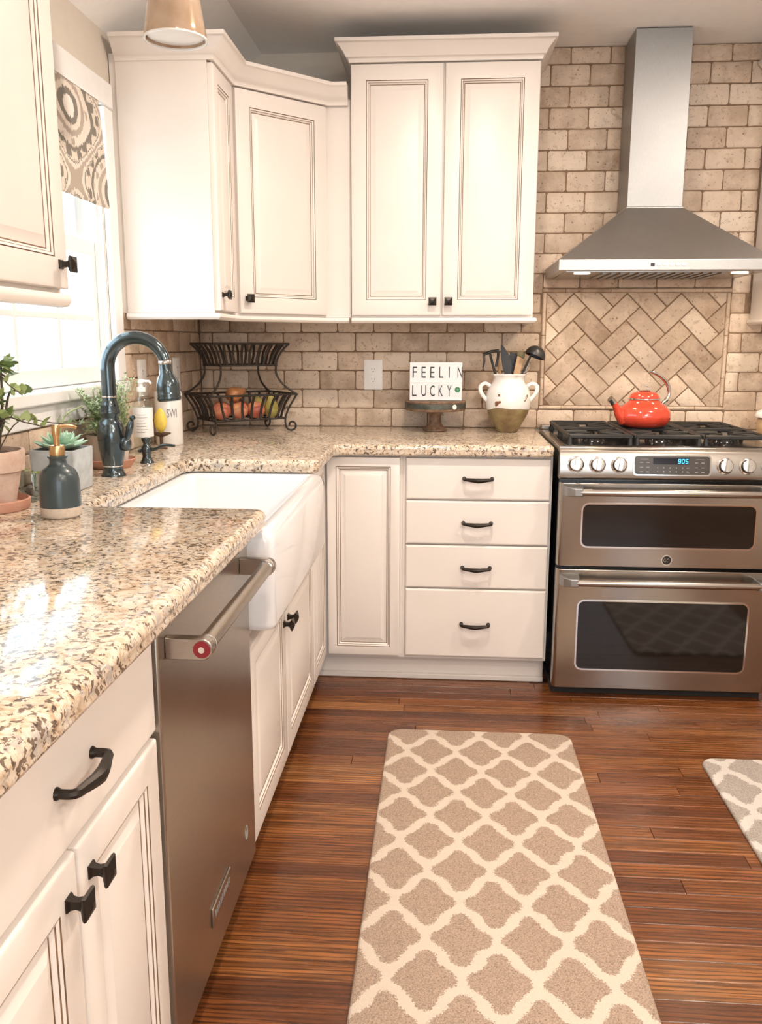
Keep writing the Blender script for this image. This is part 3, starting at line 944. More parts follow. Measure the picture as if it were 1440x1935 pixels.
# ---- slim end cabinet on the window wall
t = thing('wall_cabinet', 'slim cream wall cabinet whose tall side panel faces the window', 'cabinet', (0.16, -0.75, ZU))
bx('carcass', 0.003, 0.310, -0.880, -0.613, ZU, 2.150, cream, t)
bx('side_panel', 0.0228, 0.312, -0.8845, -0.8805, ZU, 2.132, cream, t, bevel=0.001)
d = door(F_LEFT(0.310), -0.872, -0.628, 1.374, 2.122, t, stile=0.050); knob((0.330, -0.845, 1.425), 'left', d)
# ---- diagonal corner cabinet
t = thing('wall_cabinet', 'diagonal cream corner wall cabinet with one raised panel door', 'cabinet', (0.3, -0.3, ZU))
m = MB()
cor = [(0.003, -0.003), (0.6975, -0.003), (0.6975, -0.316), (0.6005, -0.316), (0.316, -0.6005), (0.316, -0.6125), (0.003, -0.6125)]
m.prism(cor, 2, ZU, 2.150)
m.build('carcass', cream, t, smooth=0)
FD = FM((0.316, -0.6005, 0), (R2, R2, 0), (R2, -R2, 0))
d = door(FD, 0.006, 0.396, 1.374, 2.122, t, stile=0.056)
kp = FD @ Vector((0.034, 0.020, 1.425)); knob(kp, 'diag', d)
# continuous crown and light rail of the corner group
m = MB(); m.sweep([(0.024, -0.8845), (0.330, -0.8845), (0.330, -0.6150), (0.6150, -0.330), (0.690, -0.330)], CROWN(2.126, 2.194, 0.052))
tag(m.build('crown_molding', cream, smooth=40), 'cream crown molding wrapping the corner wall cabinets', 'molding')
m = MB(); m.sweep([(0.024, -0.8845), (0.318, -0.8845), (0.318, -0.6130), (0.6030, -0.318), (0.690, -0.318)], [(-0.012, ZU - 0.001), (0.012, ZU - 0.001), (0.016, ZU - 0.006), (0.016, ZU - 0.012), (0.010, ZU - 0.019), (-0.004, ZU - 0.021), (-0.012, ZU - 0.019)])
tag(m.build('light_rail', cream, smooth=40), 'cream light rail molding under the corner wall cabinets', 'molding')
# ---- tall two-door cabinet
t = thing('wall_cabinet', 'tall cream two-door wall cabinet with its own crown beside the hood', 'cabinet', (1.045, -0.17, ZU))
bx('carcass', 0.700, 1.389, -0.325, -0.003, ZU, 2.285, cream, t)
d = door(F_BACK(-0.325), 0.702, 1.0405, 1.374, 2.262, t, stile=0.056); knob((1.010, -0.345, 1.424), 'back', d)
d = door(F_BACK(-0.325), 1.0465, 1.387, 1.374, 2.262, t, stile=0.056); knob((1.070, -0.345, 1.424), 'back', d)
m = MB(); m.sweep([(0.700, -0.01), (0.700, -0.345), (1.389, -0.345), (1.389, -0.01)], CROWN(2.266, 2.337, 0.050), out=1)
m.build('crown', cream, t, smooth=40)
m = MB(); m.sweep([(0.7015, -0.333), (1.387, -0.333), (1.387, -0.01)], [(-0.012, ZU - 0.001), (0.012, ZU - 0.001), (0.016, ZU - 0.006), (0.016, ZU - 0.012), (0.010, ZU - 0.019), (-0.004, ZU - 0.021), (-0.012, ZU - 0.019)])
m.build('rail', cream, t, smooth=40)
# ---- near wall cabinet over the counter, left edge
t = thing('wall_cabinet', 'near cream wall cabinet at the left picture edge by the window', 'cabinet', (0.16, -2.4, ZU))
bx('carcass', 0.003, 0.310, -2.80, -2.030, ZU, 2.150, cream, t)
d = door(F_LEFT(0.310), -2.411, -2.034, 1.374, 2.122, t, stile=0.056); knob((0.330, -2.068, 1.418), 'left', d)
d = door(F_LEFT(0.310), -2.796, -2.415, 1.374, 2.122, t, stile=0.056)
m = MB(); m.sweep([(0.318, -2.79), (0.318, -2.038)], [(-0.012, ZU - 0.001), (0.012, ZU - 0.001), (0.016, ZU - 0.006), (0.016, ZU - 0.015), (0.010, ZU - 0.024), (-0.004, ZU - 0.026), (-0.012, ZU - 0.024)], out=1)
m.build('rail', cream, t, smooth=40)
# ---- wall cabinet right of the hood
t = thing('wall_cabinet', 'cream wall cabinet right of the hood, only its side edge showing', 'cabinet', (2.6, -0.17, ZU))
bx('carcass', 2.300, 2.95, -0.325, -0.003, ZU, 2.285, cream, t)
d = door(F_BACK(-0.325), 2.304, 2.62, 1.374, 2.262, t); knob((2.59, -0.345, 1.424), 'back', d)
d = door(F_BACK(-0.325), 2.626, 2.946, 1.374, 2.262, t)
m = MB(); m.sweep([(2.302, -0.01), (2.302, -0.333), (2.94, -0.333)], [(-0.012, ZU - 0.001), (0.012, ZU - 0.001), (0.016, ZU - 0.006), (0.016, ZU - 0.012), (0.010, ZU - 0.019), (-0.004, ZU - 0.021), (-0.012, ZU - 0.019)])
m.build('rail', cream, t, smooth=40)
m = MB(); m.sweep([(2.300, -0.01), (2.300, -0.345), (2.94, -0.345)], CROWN(2.266, 2.337, 0.050))
m.build('crown', cream, t, smooth=40)

# ================================================================== COUNTERTOPS
def round_poly(pts, rad, n=5):
    out = []
    L = len(pts)
    for i, (p, r) in enumerate(zip(pts, rad)):
        p = Vector(p)
        if r == 0:
            out.append(p); continue
        a = (Vector(pts[i - 1]) - p).normalized(); b = (Vector(pts[(i + 1) % L]) - p).normalized()
        for k in range(n + 1):
            s = k / n
            q = (p + a * r) * (1 - s) ** 2 + p * 2 * s * (1 - s) + (p + b * r) * s ** 2
            out.append(q)
    return out
def offset_poly(pts, d, fixed):
    """inward offset (counter-clockwise polygon); vertices for which fixed(p) holds stay"""
    L = len(pts); out = []
    for i in range(L):
        p = pts[i]
        e0 = (p - pts[i - 1]).normalized(); e1 = (pts[(i + 1) % L] - p).normalized()
        n0 = Vector((-e0.y, e0.x)); n1 = Vector((-e1.y, e1.x))
        if fixed(p, pts[i - 1]): n0 = None
        if fixed(p, pts[(i + 1) % L]): n1 = None
        if n0 is None and n1 is None: out.append(p.copy()); continue
        if n0 is None or n1 is None:
            n = n1 if n0 is None else n0
            out.append(p + n * d); continue
        mm = n0 + n1
        mm = mm / mm.dot(n1)
        out.append(p + mm * d)
    return out
def slab_top(name, pts, rad, fixed, z0=0.8735, z1=0.914):
    pts = round_poly(pts, rad)
    prof = [(0.011, z0 - 0.0002), (0.009, z0), (0.003, z0 + 0.004), (0.0005, z0 + 0.010), (0.0025, z0 + 0.0165), (0.0005, z0 + 0.021), (0.000, z0 + 0.027), (0.003, z0 + 0.0345), (0.008, z1 - 0.0015), (0.014, z1)]
    m = MB()
    m.rings([[(q.x, q.y, z) for q in offset_poly(pts, o, fixed)] for o, z in prof], 0)
    return m.build(name, granite_m, smooth=50)
YS0, YS1, XS = -1.862, -1.088, 0.262
cp = [(0.0095, -0.0015), (0.0095, -3.135), (0.674, -3.135), (0.674, YS0), (XS, YS0), (XS, YS1), (0.674, YS1), (0.674, -0.655), (1.4535, -0.655), (1.4535, -0.0015)]
rd = [0, 0, 0.03, 0.035, 0.03, 0.04, 0.035, 0.045, 0.03, 0]
wallfix = lambda a, b: (a.x < 0.012 and b.x < 0.012) or (a.y > -0.01 and b.y > -0.01)
tag(slab_top('granite_countertop', cp, rd, wallfix), 'speckled tan granite countertop running round the corner and sink', 'countertop')
cp = [(2.2465, -0.0015), (2.2465, -0.655), (2.95, -0.655), (2.95, -0.0015)]
tag(slab_top('granite_countertop', cp, [0, 0.03, 0, 0], wallfix), 'short granite countertop right of the range', 'countertop')

# ================================================================== FARMHOUSE SINK
sink = thing('farmhouse_sink', 'white porcelain apron-front farmhouse sink set in the granite', 'sink', (0.45, -1.478, 0.63))
m = MB()
def RR(x0, x1, y0, y1, r, z): return rrect(x0, x1, y0, y1, r, z, n=5)
X0, X1, Y0, Y1 = 0.225, 0.690, -1.890, -1.066
rs = [RR(X0 + 0.02, X1 - 0.014, Y0 + 0.014, Y1 - 0.014, 0.02, 0.634), RR(X0 + 0.004, X1 - 0.004, Y0 + 0.004, Y1 - 0.004, 0.02, 0.640), RR(X0, X1, Y0, Y1, 0.022, 0.652),
      RR(X0, X1, Y0, Y1, 0.022, 0.842), RR(X0 + 0.002, X1 - 0.005, Y0 + 0.002, Y1 - 0.002, 0.022, 0.858), RR(X0 + 0.006, X1 - 0.013, Y0 + 0.006, Y1 - 0.006, 0.022, 0.8675), RR(X0 + 0.012, X1 - 0.022, Y0 + 0.012, Y1 - 0.012, 0.025, 0.8705),
      RR(X0 + 0.024, X1 - 0.034, Y0 + 0.016, Y1 - 0.016, 0.03, 0.8705), RR(X0 + 0.034, X1 - 0.044, Y0 + 0.022, Y1 - 0.022, 0.03, 0.866), RR(X0 + 0.040, X1 - 0.050, Y0 + 0.028, Y1 - 0.028, 0.03, 0.855),
      RR(X0 + 0.045, X1 - 0.056, Y0 + 0.034, Y1 - 0.034, 0.035, 0.70), RR(X0 + 0.06, X1 - 0.07, Y0 + 0.05, Y1 - 0.05, 0.05, 0.672), RR(X0 + 0.10, X1 - 0.11, Y0 + 0.09, Y1 - 0.09, 0.06, 0.663)]
m.rings(rs, 0)
m.build('basin', porcelain, sink, smooth=60)
m = MB(); m.lathe([(0.045, 0.664), (0.045, 0.667), (0.036, 0.667), (0.033, 0.664), (0.0, 0.664)], (0.45, -1.478, 0), 24); m.build('drain', chrome, sink)

# ================================================================== DISHWASHER
DY0, DY1, DXF = -2.514, -1.908, 0.636
dw = thing('dishwasher', 'stainless steel dishwasher with bar handle and red medallion', 'dishwasher', (0.33, -2.21, 0.0))
bx('tub', 0.02, 0.585, DY0 + 0.004, DY1 - 0.004, 0.10, 0.868, dark_gap, dw)
bx('toe_panel', 0.535, 0.56, DY0 + 0.004, DY1 - 0.004, 0.0008, 0.10, dark_gap, dw)
dd = bx('door_panel', 0.587, DXF, DY0 + 0.002, DY1 - 0.002, 0.104, 0.867, steel_y, dw, bevel=0.004, seg=3)
m = MB()
zc = 0.812
hb = []
ycn, ycf = DY0 + 0.042, DY1 - 0.070
m.tube([(0.694, ycn + 0.004, zc), (0.694, ycf - 0.004, zc)], 0.0145, 20)
h = m.build('handle', steel_y, dw, smooth=50)
for yc in (ycn, ycf):
    m = MB()
    m.prism([(DXF, zc - 0.0175)] + [(0.694 + 0.0175 * math.cos(a), zc + 0.0175 * math.sin(a)) for a in [(-90 + 18 * k) * PI / 180 for k in range(11)]] + [(DXF, zc + 0.0175)], 1, yc - 0.009, yc + 0.009)
    m.build('handle_bracket', steel_x, h, smooth=40, bevel=0.0015)
    m = MB(); m.rings([[(0.694 + r * math.cos(2 * PI * k / 20), y, zc + r * math.sin(2 * PI * k / 20)) for k in range(20)] for r, y in ((0.0160, yc + 0.009), (0.0168, yc + 0.012), (0.0168, yc + 0.019), (0.0158, yc + 0.022))] if yc == ycn else [[(0.694 + r * math.cos(2 * PI * k / 20), y, zc + r * math.sin(2 * PI * k / 20)) for k in range(20)] for r, y in ((0.0160, yc - 0.009), (0.0168, yc - 0.012), (0.0168, yc - 0.019), (0.0158, yc - 0.022))], 0)
    m.build('ferrule', chrome, h, smooth=40)
m = MB(); m.rings([[(0.694 + r * math.cos(2 * PI * k / 24), y, zc + r * math.sin(2 * PI * k / 24)) for k in range(24)] for r, y in ((0.0135, ycn - 0.009), (0.0135, ycn - 0.0105), (0.0060, ycn - 0.0105))], 0)
m.build('medallion', red_med, h)
m = MB(); m.rings([[(0.694 + r * math.cos(2 * PI * k / 20), y, zc + r * math.sin(2 * PI * k / 20)) for k in range(20)] for r, y in ((0.0052, ycn - 0.0105), (0.0050, ycn - 0.012), (0.0022, ycn - 0.012), (0.0020, ycn - 0.0115))], 0)
m.build('medallion_center', chrome, h)
bp = bx('badge_plate', DXF, DXF + 0.004, -2.292, -2.155, 0.186, 0.226, steel_x, dw, bevel=0.0012)
m = MB()
for k in range(9): m.box(DXF + 0.004, DXF + 0.0046, -2.278 + k * 0.0125, -2.270 + k * 0.0125, 0.200, 0.212)
m.build('badge_lettering', print_grey, bp)
m = MB()
m.tube([(DXF + 0.0008, -2.0 + 0.012 * math.cos(a), 0.207 + 0.016 * math.sin(a)) for a in [2 * PI * k / 20 for k in range(21)]], 0.0007, 5)
m.tube([(DXF + 0.0008, -2.006, 0.200), (DXF + 0.0008, -1.996, 0.209), (DXF + 0.0008, -2.004, 0.215)], 0.0008, 5)
m.build('emblem', print_pale, dw)
# ================================================================== RANGE
XC = 1.847
RXL, RXR = XC - 0.380, XC + 0.380
rg = thing('gas_range', 'stainless steel double-oven gas range with black grates', 'range', (XC, -0.35, 0.0))
bx('body', RXL + 0.003, RXR - 0.003, -0.655, -0.030, 0.030, 0.895, black_enamel, rg, bevel=0.003)
bx('plinth', RXL + 0.004, RXR - 0.004, -0.660, -0.10, 0.0005, 0.0295, dark_gap, rg)
# cooktop
bx('cooktop', RXL - 0.004, RXR + 0.004, -0.672, -0.012, 0.8955, 0.9165, steel_x, rg, bevel=0.004)
bx('burner_tray', RXL + 0.022, RXR - 0.022, -0.640, -0.075, 0.9165, 0.9185, black_enamel, rg, bevel=0.001)
m = MB(); m.box(RXL - 0.002, RXR + 0.002, -0.072, -0.014, 0.9165, 0.934)
vent = m.build('rear_vent', steel_x, rg, bevel=0.004)
for k in range(4):
    cxk = RXL + 0.115 + k * 0.178
    m = MB(); m.prism(rrect(cxk - 0.068, cxk + 0.068, -0.052, -0.034, 0.0088, n=4), 2, 0.9335, 0.9346); m.build('vent_slot', black_enamel, vent)
# control panel: a gently tilted front with rounded lower edge
m = MB()
prof = [(-0.656, 0.806), (-0.694, 0.806), (-0.701, 0.812), (-0.703, 0.824), (-0.690, 0.896), (-0.684, 0.906), (-0.672, 0.9105), (-0.656, 0.9105)]
m.prism(prof, 0, RXL - 0.003, RXR + 0.003)
cpn = m.build('control_panel', steel_x, rg, smooth=30, bevel=0.002)
tilt = math.atan2(0.013, 0.072)
def cp_pt(x, z, off=0.0):
    s = (z - 0.824) / 0.072
    return Vector((x, -0.703 + 0.013 * s - off, z))
FCP = Matrix.Translation(cp_pt(XC, 0.857)) @ Matrix.Rotation(-tilt, 4, 'X')
# display (local: x right, y into the panel, z up)
m = MB(FCP)
m.rings([[(p[0], 0.001, p[1]) for p in rrect(-0.133, 0.133, -0.037, 0.037, 0.012, n=4)], [(p[0], -0.003, p[1]) for p in rrect(-0.132, 0.132, -0.036, 0.036, 0.012, n=4)], [(p[0], -0.003, p[1]) for p in rrect(-0.127, 0.127, -0.031, 0.031, 0.009, n=4)], [(p[0], -0.001, p[1]) for p in rrect(-0.126, 0.126, -0.030, 0.030, 0.009, n=4)]], 0)
m.build('display_bezel', chrome, cpn, smooth=40)
m = MB(FCP); m.prism([(p[0], p[1]) for p in rrect(-0.126, 0.126, -0.030, 0.030, 0.009, n=4)], 1, -0.0012, -0.0024)
dsp = m.build('display', simple('dark_panel_glass', (0.055, 0.046, 0.040), 0.2, var=0.05), cpn)
m = MB(FCP); m.box(-0.064, 0.056, -0.0030, -0.0024, 0.004, 0.026); m.build('clock_window', simple('clock_window_glass', (0.012, 0.013, 0.020), 0.1, var=0.05), dsp)
# 9 0 5 in seven segments
SEG = {'9': 'abcdfg', '0': 'abcdef', '5': 'acdfg'}
m = MB(FCP)
for ci, ch in enumerate('905'):
    x0 = 0.020 + ci * 0.0125; w, hh, z0 = 0.0075, 0.0065, 0.0085
    def bar(xa, za, xb, zb):
        sk = lambda z: (z - z0) * 0.14
        d = 0.0008
        horiz = abs(za - zb) < 1e-6
        if horiz: q = [(xa + sk(za), za - d), (xb + sk(za), za - d), (xb + sk(za), za + d), (xa + sk(za), za + d)]
        else: q = [(xa - d + sk(za), za), (xa + d + sk(za), za), (xb + d + sk(zb), zb), (xb - d + sk(zb), zb)]
        m.rings([[(p[0], -0.0030, p[1]) for p in q], [(p[0], -0.0034, p[1]) for p in q]], 0)
    segs = {'a': (0, 2, 1, 2), 'b': (1, 1, 1, 2), 'c': (1, 0, 1, 1), 'd': (0, 0, 1, 0), 'e': (0, 0, 0, 1), 'f': (0, 1, 0, 2), 'g': (0, 1, 1, 1)}
    for s_ in SEG[ch]:
        a, b, c, d_ = segs[s_]
        bar(x0 + a * w, z0 + b * hh, x0 + c * w, z0 + d_ * hh)
m.build('clock_digits', led_cyan, dsp, smooth=0)
m = MB(FCP)
rr = random.Random(3)
for z in (-0.008, -0.021):
    for k in range(5): m.box(-0.050 + k * 0.021, -0.047 + k * 0.021, -0.0028, -0.0024, z - 0.002, z + 0.002)
    m.box(0.048, 0.058, -0.0028, -0.0024, z - 0.001, z + 0.001)
for sx in (-1, 1):
    for z in (0.010, -0.007, -0.022):
        for xx in (0.082, 0.104): m.box(sx * xx - 0.0055, sx * xx + 0.0055, -0.0028, -0.0024, z - 0.0010, z + 0.0010)
    m.box(sx * 0.094 - 0.014, sx * 0.094 + 0.014, -0.0028, -0.0024, 0.0205, 0.0215)
m.build('panel_print', print_pale, dsp, smooth=0)['kind'] = 'stuff'
# knobs
def range_knob():
    m = MB()
    def ring(r, y): return [(r * math.cos(2 * PI * k / 28), y, r * math.sin(2 * PI * k / 28)) for k in range(28)]
    m.rings([ring(0.0285, 0), ring(0.0285, -0.003), ring(0.0255, -0.005), ring(0.0235, -0.006), ring(0.0225, -0.020), ring(0.0205, -0.0225), ring(0.0150, -0.0235)], [1, 1, 0, 2, 0, 0])
    m.box(-0.0055, 0.0055, -0.034, -0.0225, -0.0205, 0.0205, 0)
    return m.mesh('knob', [steel_k, chrome, black_enamel], Vector((0, 0, 0)), 35)
rk = range_knob()
for i, dx in enumerate((-0.328, -0.2535, -0.179, 0.179, 0.2535, 0.328)):
    inst('knob', rk, cp_pt(XC + dx, 0.857), cpn, rot=(-tilt, (0.1, 0.12, 0.16, 0.14, 0.12, 0.1)[i], 0))
# oven doors
def oven(z0, z1, wz0, wz1, hz, nm):
    dy0, dy1 = -0.657, -0.702
    m = MB()
    xl, xr = RXL + 0.001, RXR - 0.001
    m.rings([[(x, y, z) for x, y in [(xl, dy0), (xl, -0.685), (xl + 0.004, -0.696), (xl + 0.014, dy1), (xr - 0.014, dy1), (xr - 0.004, -0.696), (xr, -0.685), (xr, dy0)]] for z in (z0, z1)], 0)
    d = m.build(nm, steel_x, rg, smooth=40, bevel=0.0025)
    wx0, wx1 = XC - 0.302, XC + 0.300
    a, b = rrect(wx0, wx1, wz0, wz1, 0.026, n=6), rrect(wx0 + 0.006, wx1 - 0.006, wz0 + 0.006, wz1 - 0.006, 0.021, n=6)
    m = MB(); m.rings([[(p[0], dy1 + 0.001, p[1]) for p in a], [(p[0], dy1 - 0.003, p[1]) for p in a], [(p[0], dy1 - 0.003, p[1]) for p in b], [(p[0], dy1 - 0.0006, p[1]) for p in b]], 0, cap1=False)
    m.build('window_trim', chrome, d, smooth=40)
    m = MB(); m.prism(b, 1, dy1 - 0.0002, dy1 - 0.0014); wn = m.build('oven_window', oven_gl, d)
    # handle: bar on two wide flared brackets
    m = MB()
    pts = [(x, -0.752, hz) for x in (XC - 0.318, XC - 0.30, XC, XC + 0.30, XC + 0.318)]
    m.tube(pts, [0.0100, 0.0125, 0.0135, 0.0125, 0.0100], 16)
    hd = m.build('handle', steel_x, d, smooth=50)
    for sg in (-1, 1):
        m = MB()
        def br(y, xa, xb, h): return [(XC + sg * xa, y, hz - h), (XC + sg * xb, y, hz - h), (XC + sg * xb, y, hz + h), (XC + sg * xa, y, hz + h)]
        m.rings([br(dy1 + 0.0005, 0.302, 0.368, 0.019), br(-0.715, 0.302, 0.368, 0.019), br(-0.745, 0.304, 0.358, 0.017), br(-0.762, 0.308, 0.335, 0.013)], 0)
        m.build('handle_bracket', steel_z, hd, smooth=20, bevel=0.002)
    return d
d1 = oven(0.494, 0.793, 0.562, 0.724, 0.768, 'upper_oven_door')
d2 = oven(0.036, 0.482, 0.106, 0.372, 0.446, 'lower_oven_door')
m = MB()
def rg2(r, y, n=24): return [(XC + 0.002 + r * math.cos(2 * PI * k / n), y, 0.522 + r * math.sin(2 * PI * k / n)) for k in range(n)]
m.rings([rg2(0.0185, -0.7015), rg2(0.0185, -0.7045), rg2(0.0155, -0.7045), rg2(0.0150, -0.7030)], 0)
bd = m.build('badge', chrome, d1, smooth=40)
m = MB(); m.rings([rg2(0.0150, -0.7031), rg2(0.0150, -0.7034)], 0); m.build('badge_face', black_enamel, bd)
m = MB()
cxb = XC + 0.002
m.tube([(cxb - 0.006 + 0.004 * math.cos(a), -0.7038, 0.522 + 0.006 * math.sin(a)) for a in [0.6 + k * 0.42 for k in range(14)]], 0.0008, 5)
m.tube([(cxb + 0.005 + 0.004 * math.cos(a), -0.7038, 0.5215 + 0.006 * math.sin(a)) for a in [0.6 + k * 0.42 for k in range(11)]], 0.0008, 5)
m.build('badge_monogram', chrome, bd)
# grates and burners
def grate(x0, x1, nm='grate'):
    m = MB()
    y0, y1, zt, w = -0.622, -0.088, 0.9545, 0.0065
    def bar(xa, ya, xb, yb, dz=0.0):
        m.tube([(xa, ya, zt - 0.007 + dz), (xb, yb, zt - 0.007 + dz)], 0.0085, 6)
    for x in (x0 + 0.008, x1 - 0.008): bar(x, y0, x, y1)
    for y in (y0, (y0 + y1) / 2, y1): bar(x0 + 0.008, y, x1 - 0.008, y)
    xm = (x0 + x1) / 2
    for yc in ((y0 * 0.75 + y1 * 0.25), (y0 * 0.25 + y1 * 0.75)):
        for a in range(4):
            an = PI / 4 + a * PI / 2
            ex, ey = (x1 - x0) / 2 - 0.012, (y1 - y0) / 4
            m.tube([(xm + 0.030 * math.cos(an), yc + 0.030 * math.sin(an), zt - 0.008), (xm + ex * 0.70 * math.copysign(1, math.cos(an)), yc + ey * 0.62 * math.copysign(1, math.sin(an)), zt - 0.007), (xm + ex * math.copysign(1, math.cos(an)), yc + ey * math.copysign(1, math.sin(an)) * 0.9, zt - 0.010)], 0.0072, 6)
        for sg in (-1, 1): bar(xm + sg * 0.028, yc, xm + sg * ((x1 - x0) / 2 - 0.012), yc)
    for x in (x0 + 0.010, x1 - 0.010):
        for y in (y0, y1, (y0 + y1) / 2):
            m.tube([(x, y, 0.9186), (x, y, zt - 0.010)], [0.010, 0.007], 6)
    return m.build(nm, black_iron, rg, smooth=40)
gx = [RXL + 0.028, RXL + 0.262, XC + 0.1185, RXR - 0.028]
for a, b in zip(gx[:-1], gx[1:]): grate(a + 0.002, b - 0.002)
for xb in ((gx[0] + gx[1]) / 2, (gx[1] + gx[2]) / 2, (gx[2] + gx[3]) / 2):
    for yb in (-0.4885, -0.2215):
        m = MB(); m.lathe([(0.050, 0.9186), (0.046, 0.926), (0.040, 0.930), (0.040, 0.932)], (xb, yb, 0), 24, cap1=True)
        bb = m.build('burner', black_enamel, rg, smooth=40)
        m = MB(); m.lathe([(0.034, 0.9322), (0.036, 0.935), (0.034, 0.939), (0.0, 0.940)], (xb, yb, 0), 24, cap1=False); m.build('burner_cap', black_iron, bb, smooth=40)

# ================================================================== RANGE HOOD
hood = thing('range_hood', 'stainless steel chimney range hood above the range', 'range hood', (XC, -0.2, 1.529))
HXL, HXR, HY = XC - 0.381, XC + 0.381, -0.442
CXL, CXR, CY = XC - 0.1035, XC + 0.1035, -0.200
m = MB()
zr0, zr1, zc0 = 1.529, 1.5665, 1.776
m.rings([[(x, y, z) for x, y in ((a, -0.003), (b, -0.003), (b, c), (a, c))] for z, a, b, c in ((zr0, HXL, HXR, HY), (zr1, HXL, HXR, HY), (zc0, CXL - 0.003, CXR + 0.003, CY - 0.003), (zc0 + 0.004, CXL - 0.003, CXR + 0.003, CY - 0.003))], 0)
m.build('canopy', steel_c, hood, smooth=0, bevel=0.0015)
m = MB(); m.rings([[(x, y, z) for x, y in ((CXL, -0.003), (CXR, -0.003), (CXR, CY), (CXL, CY))] for z in (zc0 + 0.004, CEIL - 0.004)], 0)
ch = m.build('chimney', steel_z, hood, smooth=0, bevel=0.0015)
# underside: recessed filter panel and two lamps
bx('filter_panel', HXL + 0.03, HXR - 0.03, HY + 0.03, -0.03, zr0 - 0.003, zr0 - 0.0002, steel_x, hood)
for k in range(14):
    xx = HXL + 0.17 + k * 0.033
    bx('baffle', xx, xx + 0.016, HY + 0.08, -0.06, zr0 - 0.007, zr0 - 0.0032, steel_z, hood)
for sg in (-1, 1):
    m = MB(); m.lathe([(0.030, zr0 - 0.006), (0.030, zr0 - 0.0032)], (XC + sg * 0.285, HY + 0.085, 0), 20); m.build('lamp', lamp_glow, hood)
    d = bpy.data.lights.new('hood_lamp', 'AREA'); d.shape = 'DISK'; d.size = 0.055; d.energy = HOOD_POWER; d.color = (1.0, 0.78, 0.55)
    o = bpy.data.objects.new('hood_lamp', d); COL.objects.link(o); o.location = (XC + sg * 0.285, HY + 0.085, zr0 - 0.010)
m = MB(); m.box(XC - 0.0555, XC - 0.0415, HY - 0.0025, HY + 0.001, 1.542, 1.554); m.build('power_button', black_enamel, hood, bevel=0.001)
for k in range(5):
    xk = XC - 0.0345 + k * 0.0218
    m = MB(); m.prism(rrect(xk, xk + 0.0175, 1.5425, 1.5535, 0.004, n=3), 1, HY - 0.0035, HY + 0.001); m.build('button', white_plastic, hood, bevel=0.001)

# ================================================================== RUGS
def rug(x0, x1, y0, y1, mat, label):
    m = MB()
    m.rings([rrect(x0, x1, y0, y1, 0.045, 0.0008, n=6), rrect(x0 - 0.001, x1 + 0.001, y0 - 0.001, y1 + 0.001, 0.046, 0.006, n=6), rrect(x0 + 0.001, x1 - 0.001, y0 + 0.001, y1 - 0.001, 0.045, 0.0105, n=6), rrect(x0 + 0.007, x1 - 0.007, y0 + 0.007, y1 - 0.007, 0.041, 0.013, n=6)], 0)
    tag(m.build('rug', mat, smooth=60), label, 'rug')
rug(0.894, 1.488, -2.86, -1.038, rug_m, 'long beige trellis rug lying along the sink run')
rug(1.866, 2.46, -2.95, -1.170, rug2_m, 'grey trellis rug corner at the right picture edge')

# ================================================================== DOWNLIGHTS AND PENDANT
for i, (x, y) in enumerate(DOWNLIGHTS):
    t = thing('downlight', 'white recessed ceiling downlight ' + ('above the rug beside the sink', 'in front of the range', 'just behind the camera on the sink side', 'just behind the camera on the range side', 'far behind the camera on the sink side', 'far behind the camera on the range side')[i], 'downlight', (x, y, CEIL), 'recessed ceiling downlights')
    m = MB(); m.rings([[(x + r * math.cos(2 * PI * k / 24), y + r * math.sin(2 * PI * k / 24), CEIL - z) for k in range(24)] for r, z in ((0.085, 0.0005), (0.085, 0.004), (0.070, 0.006), (0.066, 0.001))], 0, cap0=False, cap1=False)
    m.build('trim_ring', trimw, t, smooth=40)
    m = MB(); m.lathe([(0.065, CEIL - 0.003), (0.065, CEIL - 0.001)], (x, y, 0), 24); m.build('lens', lamp_glow, t)
    d = bpy.data.lights.new('downlight_lamp', 'AREA'); d.shape = 'DISK'; d.size = 0.12; d.energy = DOWN_POWER[i]; d.color = WARM
    o = bpy.data.objects.new('downlight_lamp', d); COL.objects.link(o); o.location = (x, y, CEIL - 0.008)
gxx, gyy = 2.3, -3.9  # unseen globe, added to brighten the ceiling and the room
t = thing('fill_globe', 'added globe fill light, unseen behind the camera', 'lamp', (gxx, gyy, CEIL - 0.02))
m = MB(); m.lathe([(0.07, CEIL - 0.03), (0.075, CEIL - 0.01), (0.075, CEIL - 0.001)], (gxx, gyy, 0), 24); m.build('mount', trimw, t, smooth=40)
m = MB(); m.lathe([(0.0, -0.10), (0.05, -0.088), (0.088, -0.05), (0.10, 0.0), (0.088, 0.05), (0.06, 0.082)], (gxx, gyy, CEIL - 0.115), 28, cap0=False); m.build('globe', emit('fill_globe_glow', (1.0, 0.90, 0.78), 2.0), t, smooth=60)
d = bpy.data.lights.new('fill_globe_light', 'POINT'); d.shadow_soft_size = 0.1; d.energy = FILL_GLOBE_POWER; d.color = (1.0, 0.88, 0.74)
o = bpy.data.objects.new('fill_globe_light', d); COL.objects.link(o); o.location = (gxx, gyy, CEIL - 0.235)
px, py = 0.372, -1.40
t = thing('pendant_lamp', 'amber glass cone pendant lamp hanging above the sink', 'lamp', (px, py, 2.015))
m = MB()
prof = [(0.0775, 2.018), (0.0785, 2.022), (0.0755, 2.040), (0.062, 2.125), (0.047, 2.215), (0.032, 2.262), (0.018, 2.282), (0.018, 2.286), (0.014, 2.286), (0.014, 2.280), (0.029, 2.258), (0.044, 2.213), (0.059, 2.124), (0.0715, 2.042), (0.0745, 2.023)]
m.lathe(prof, (px, py, 0), 40, cap0=False, cap1=False)
n0 = len(m.f)
for k in range(40): m.face((k, (k + 1) % 40, 14 * 40 + (k + 1) % 40, 14 * 40 + k), 0)
m.build('shade', pendant_m, t, smooth=60)
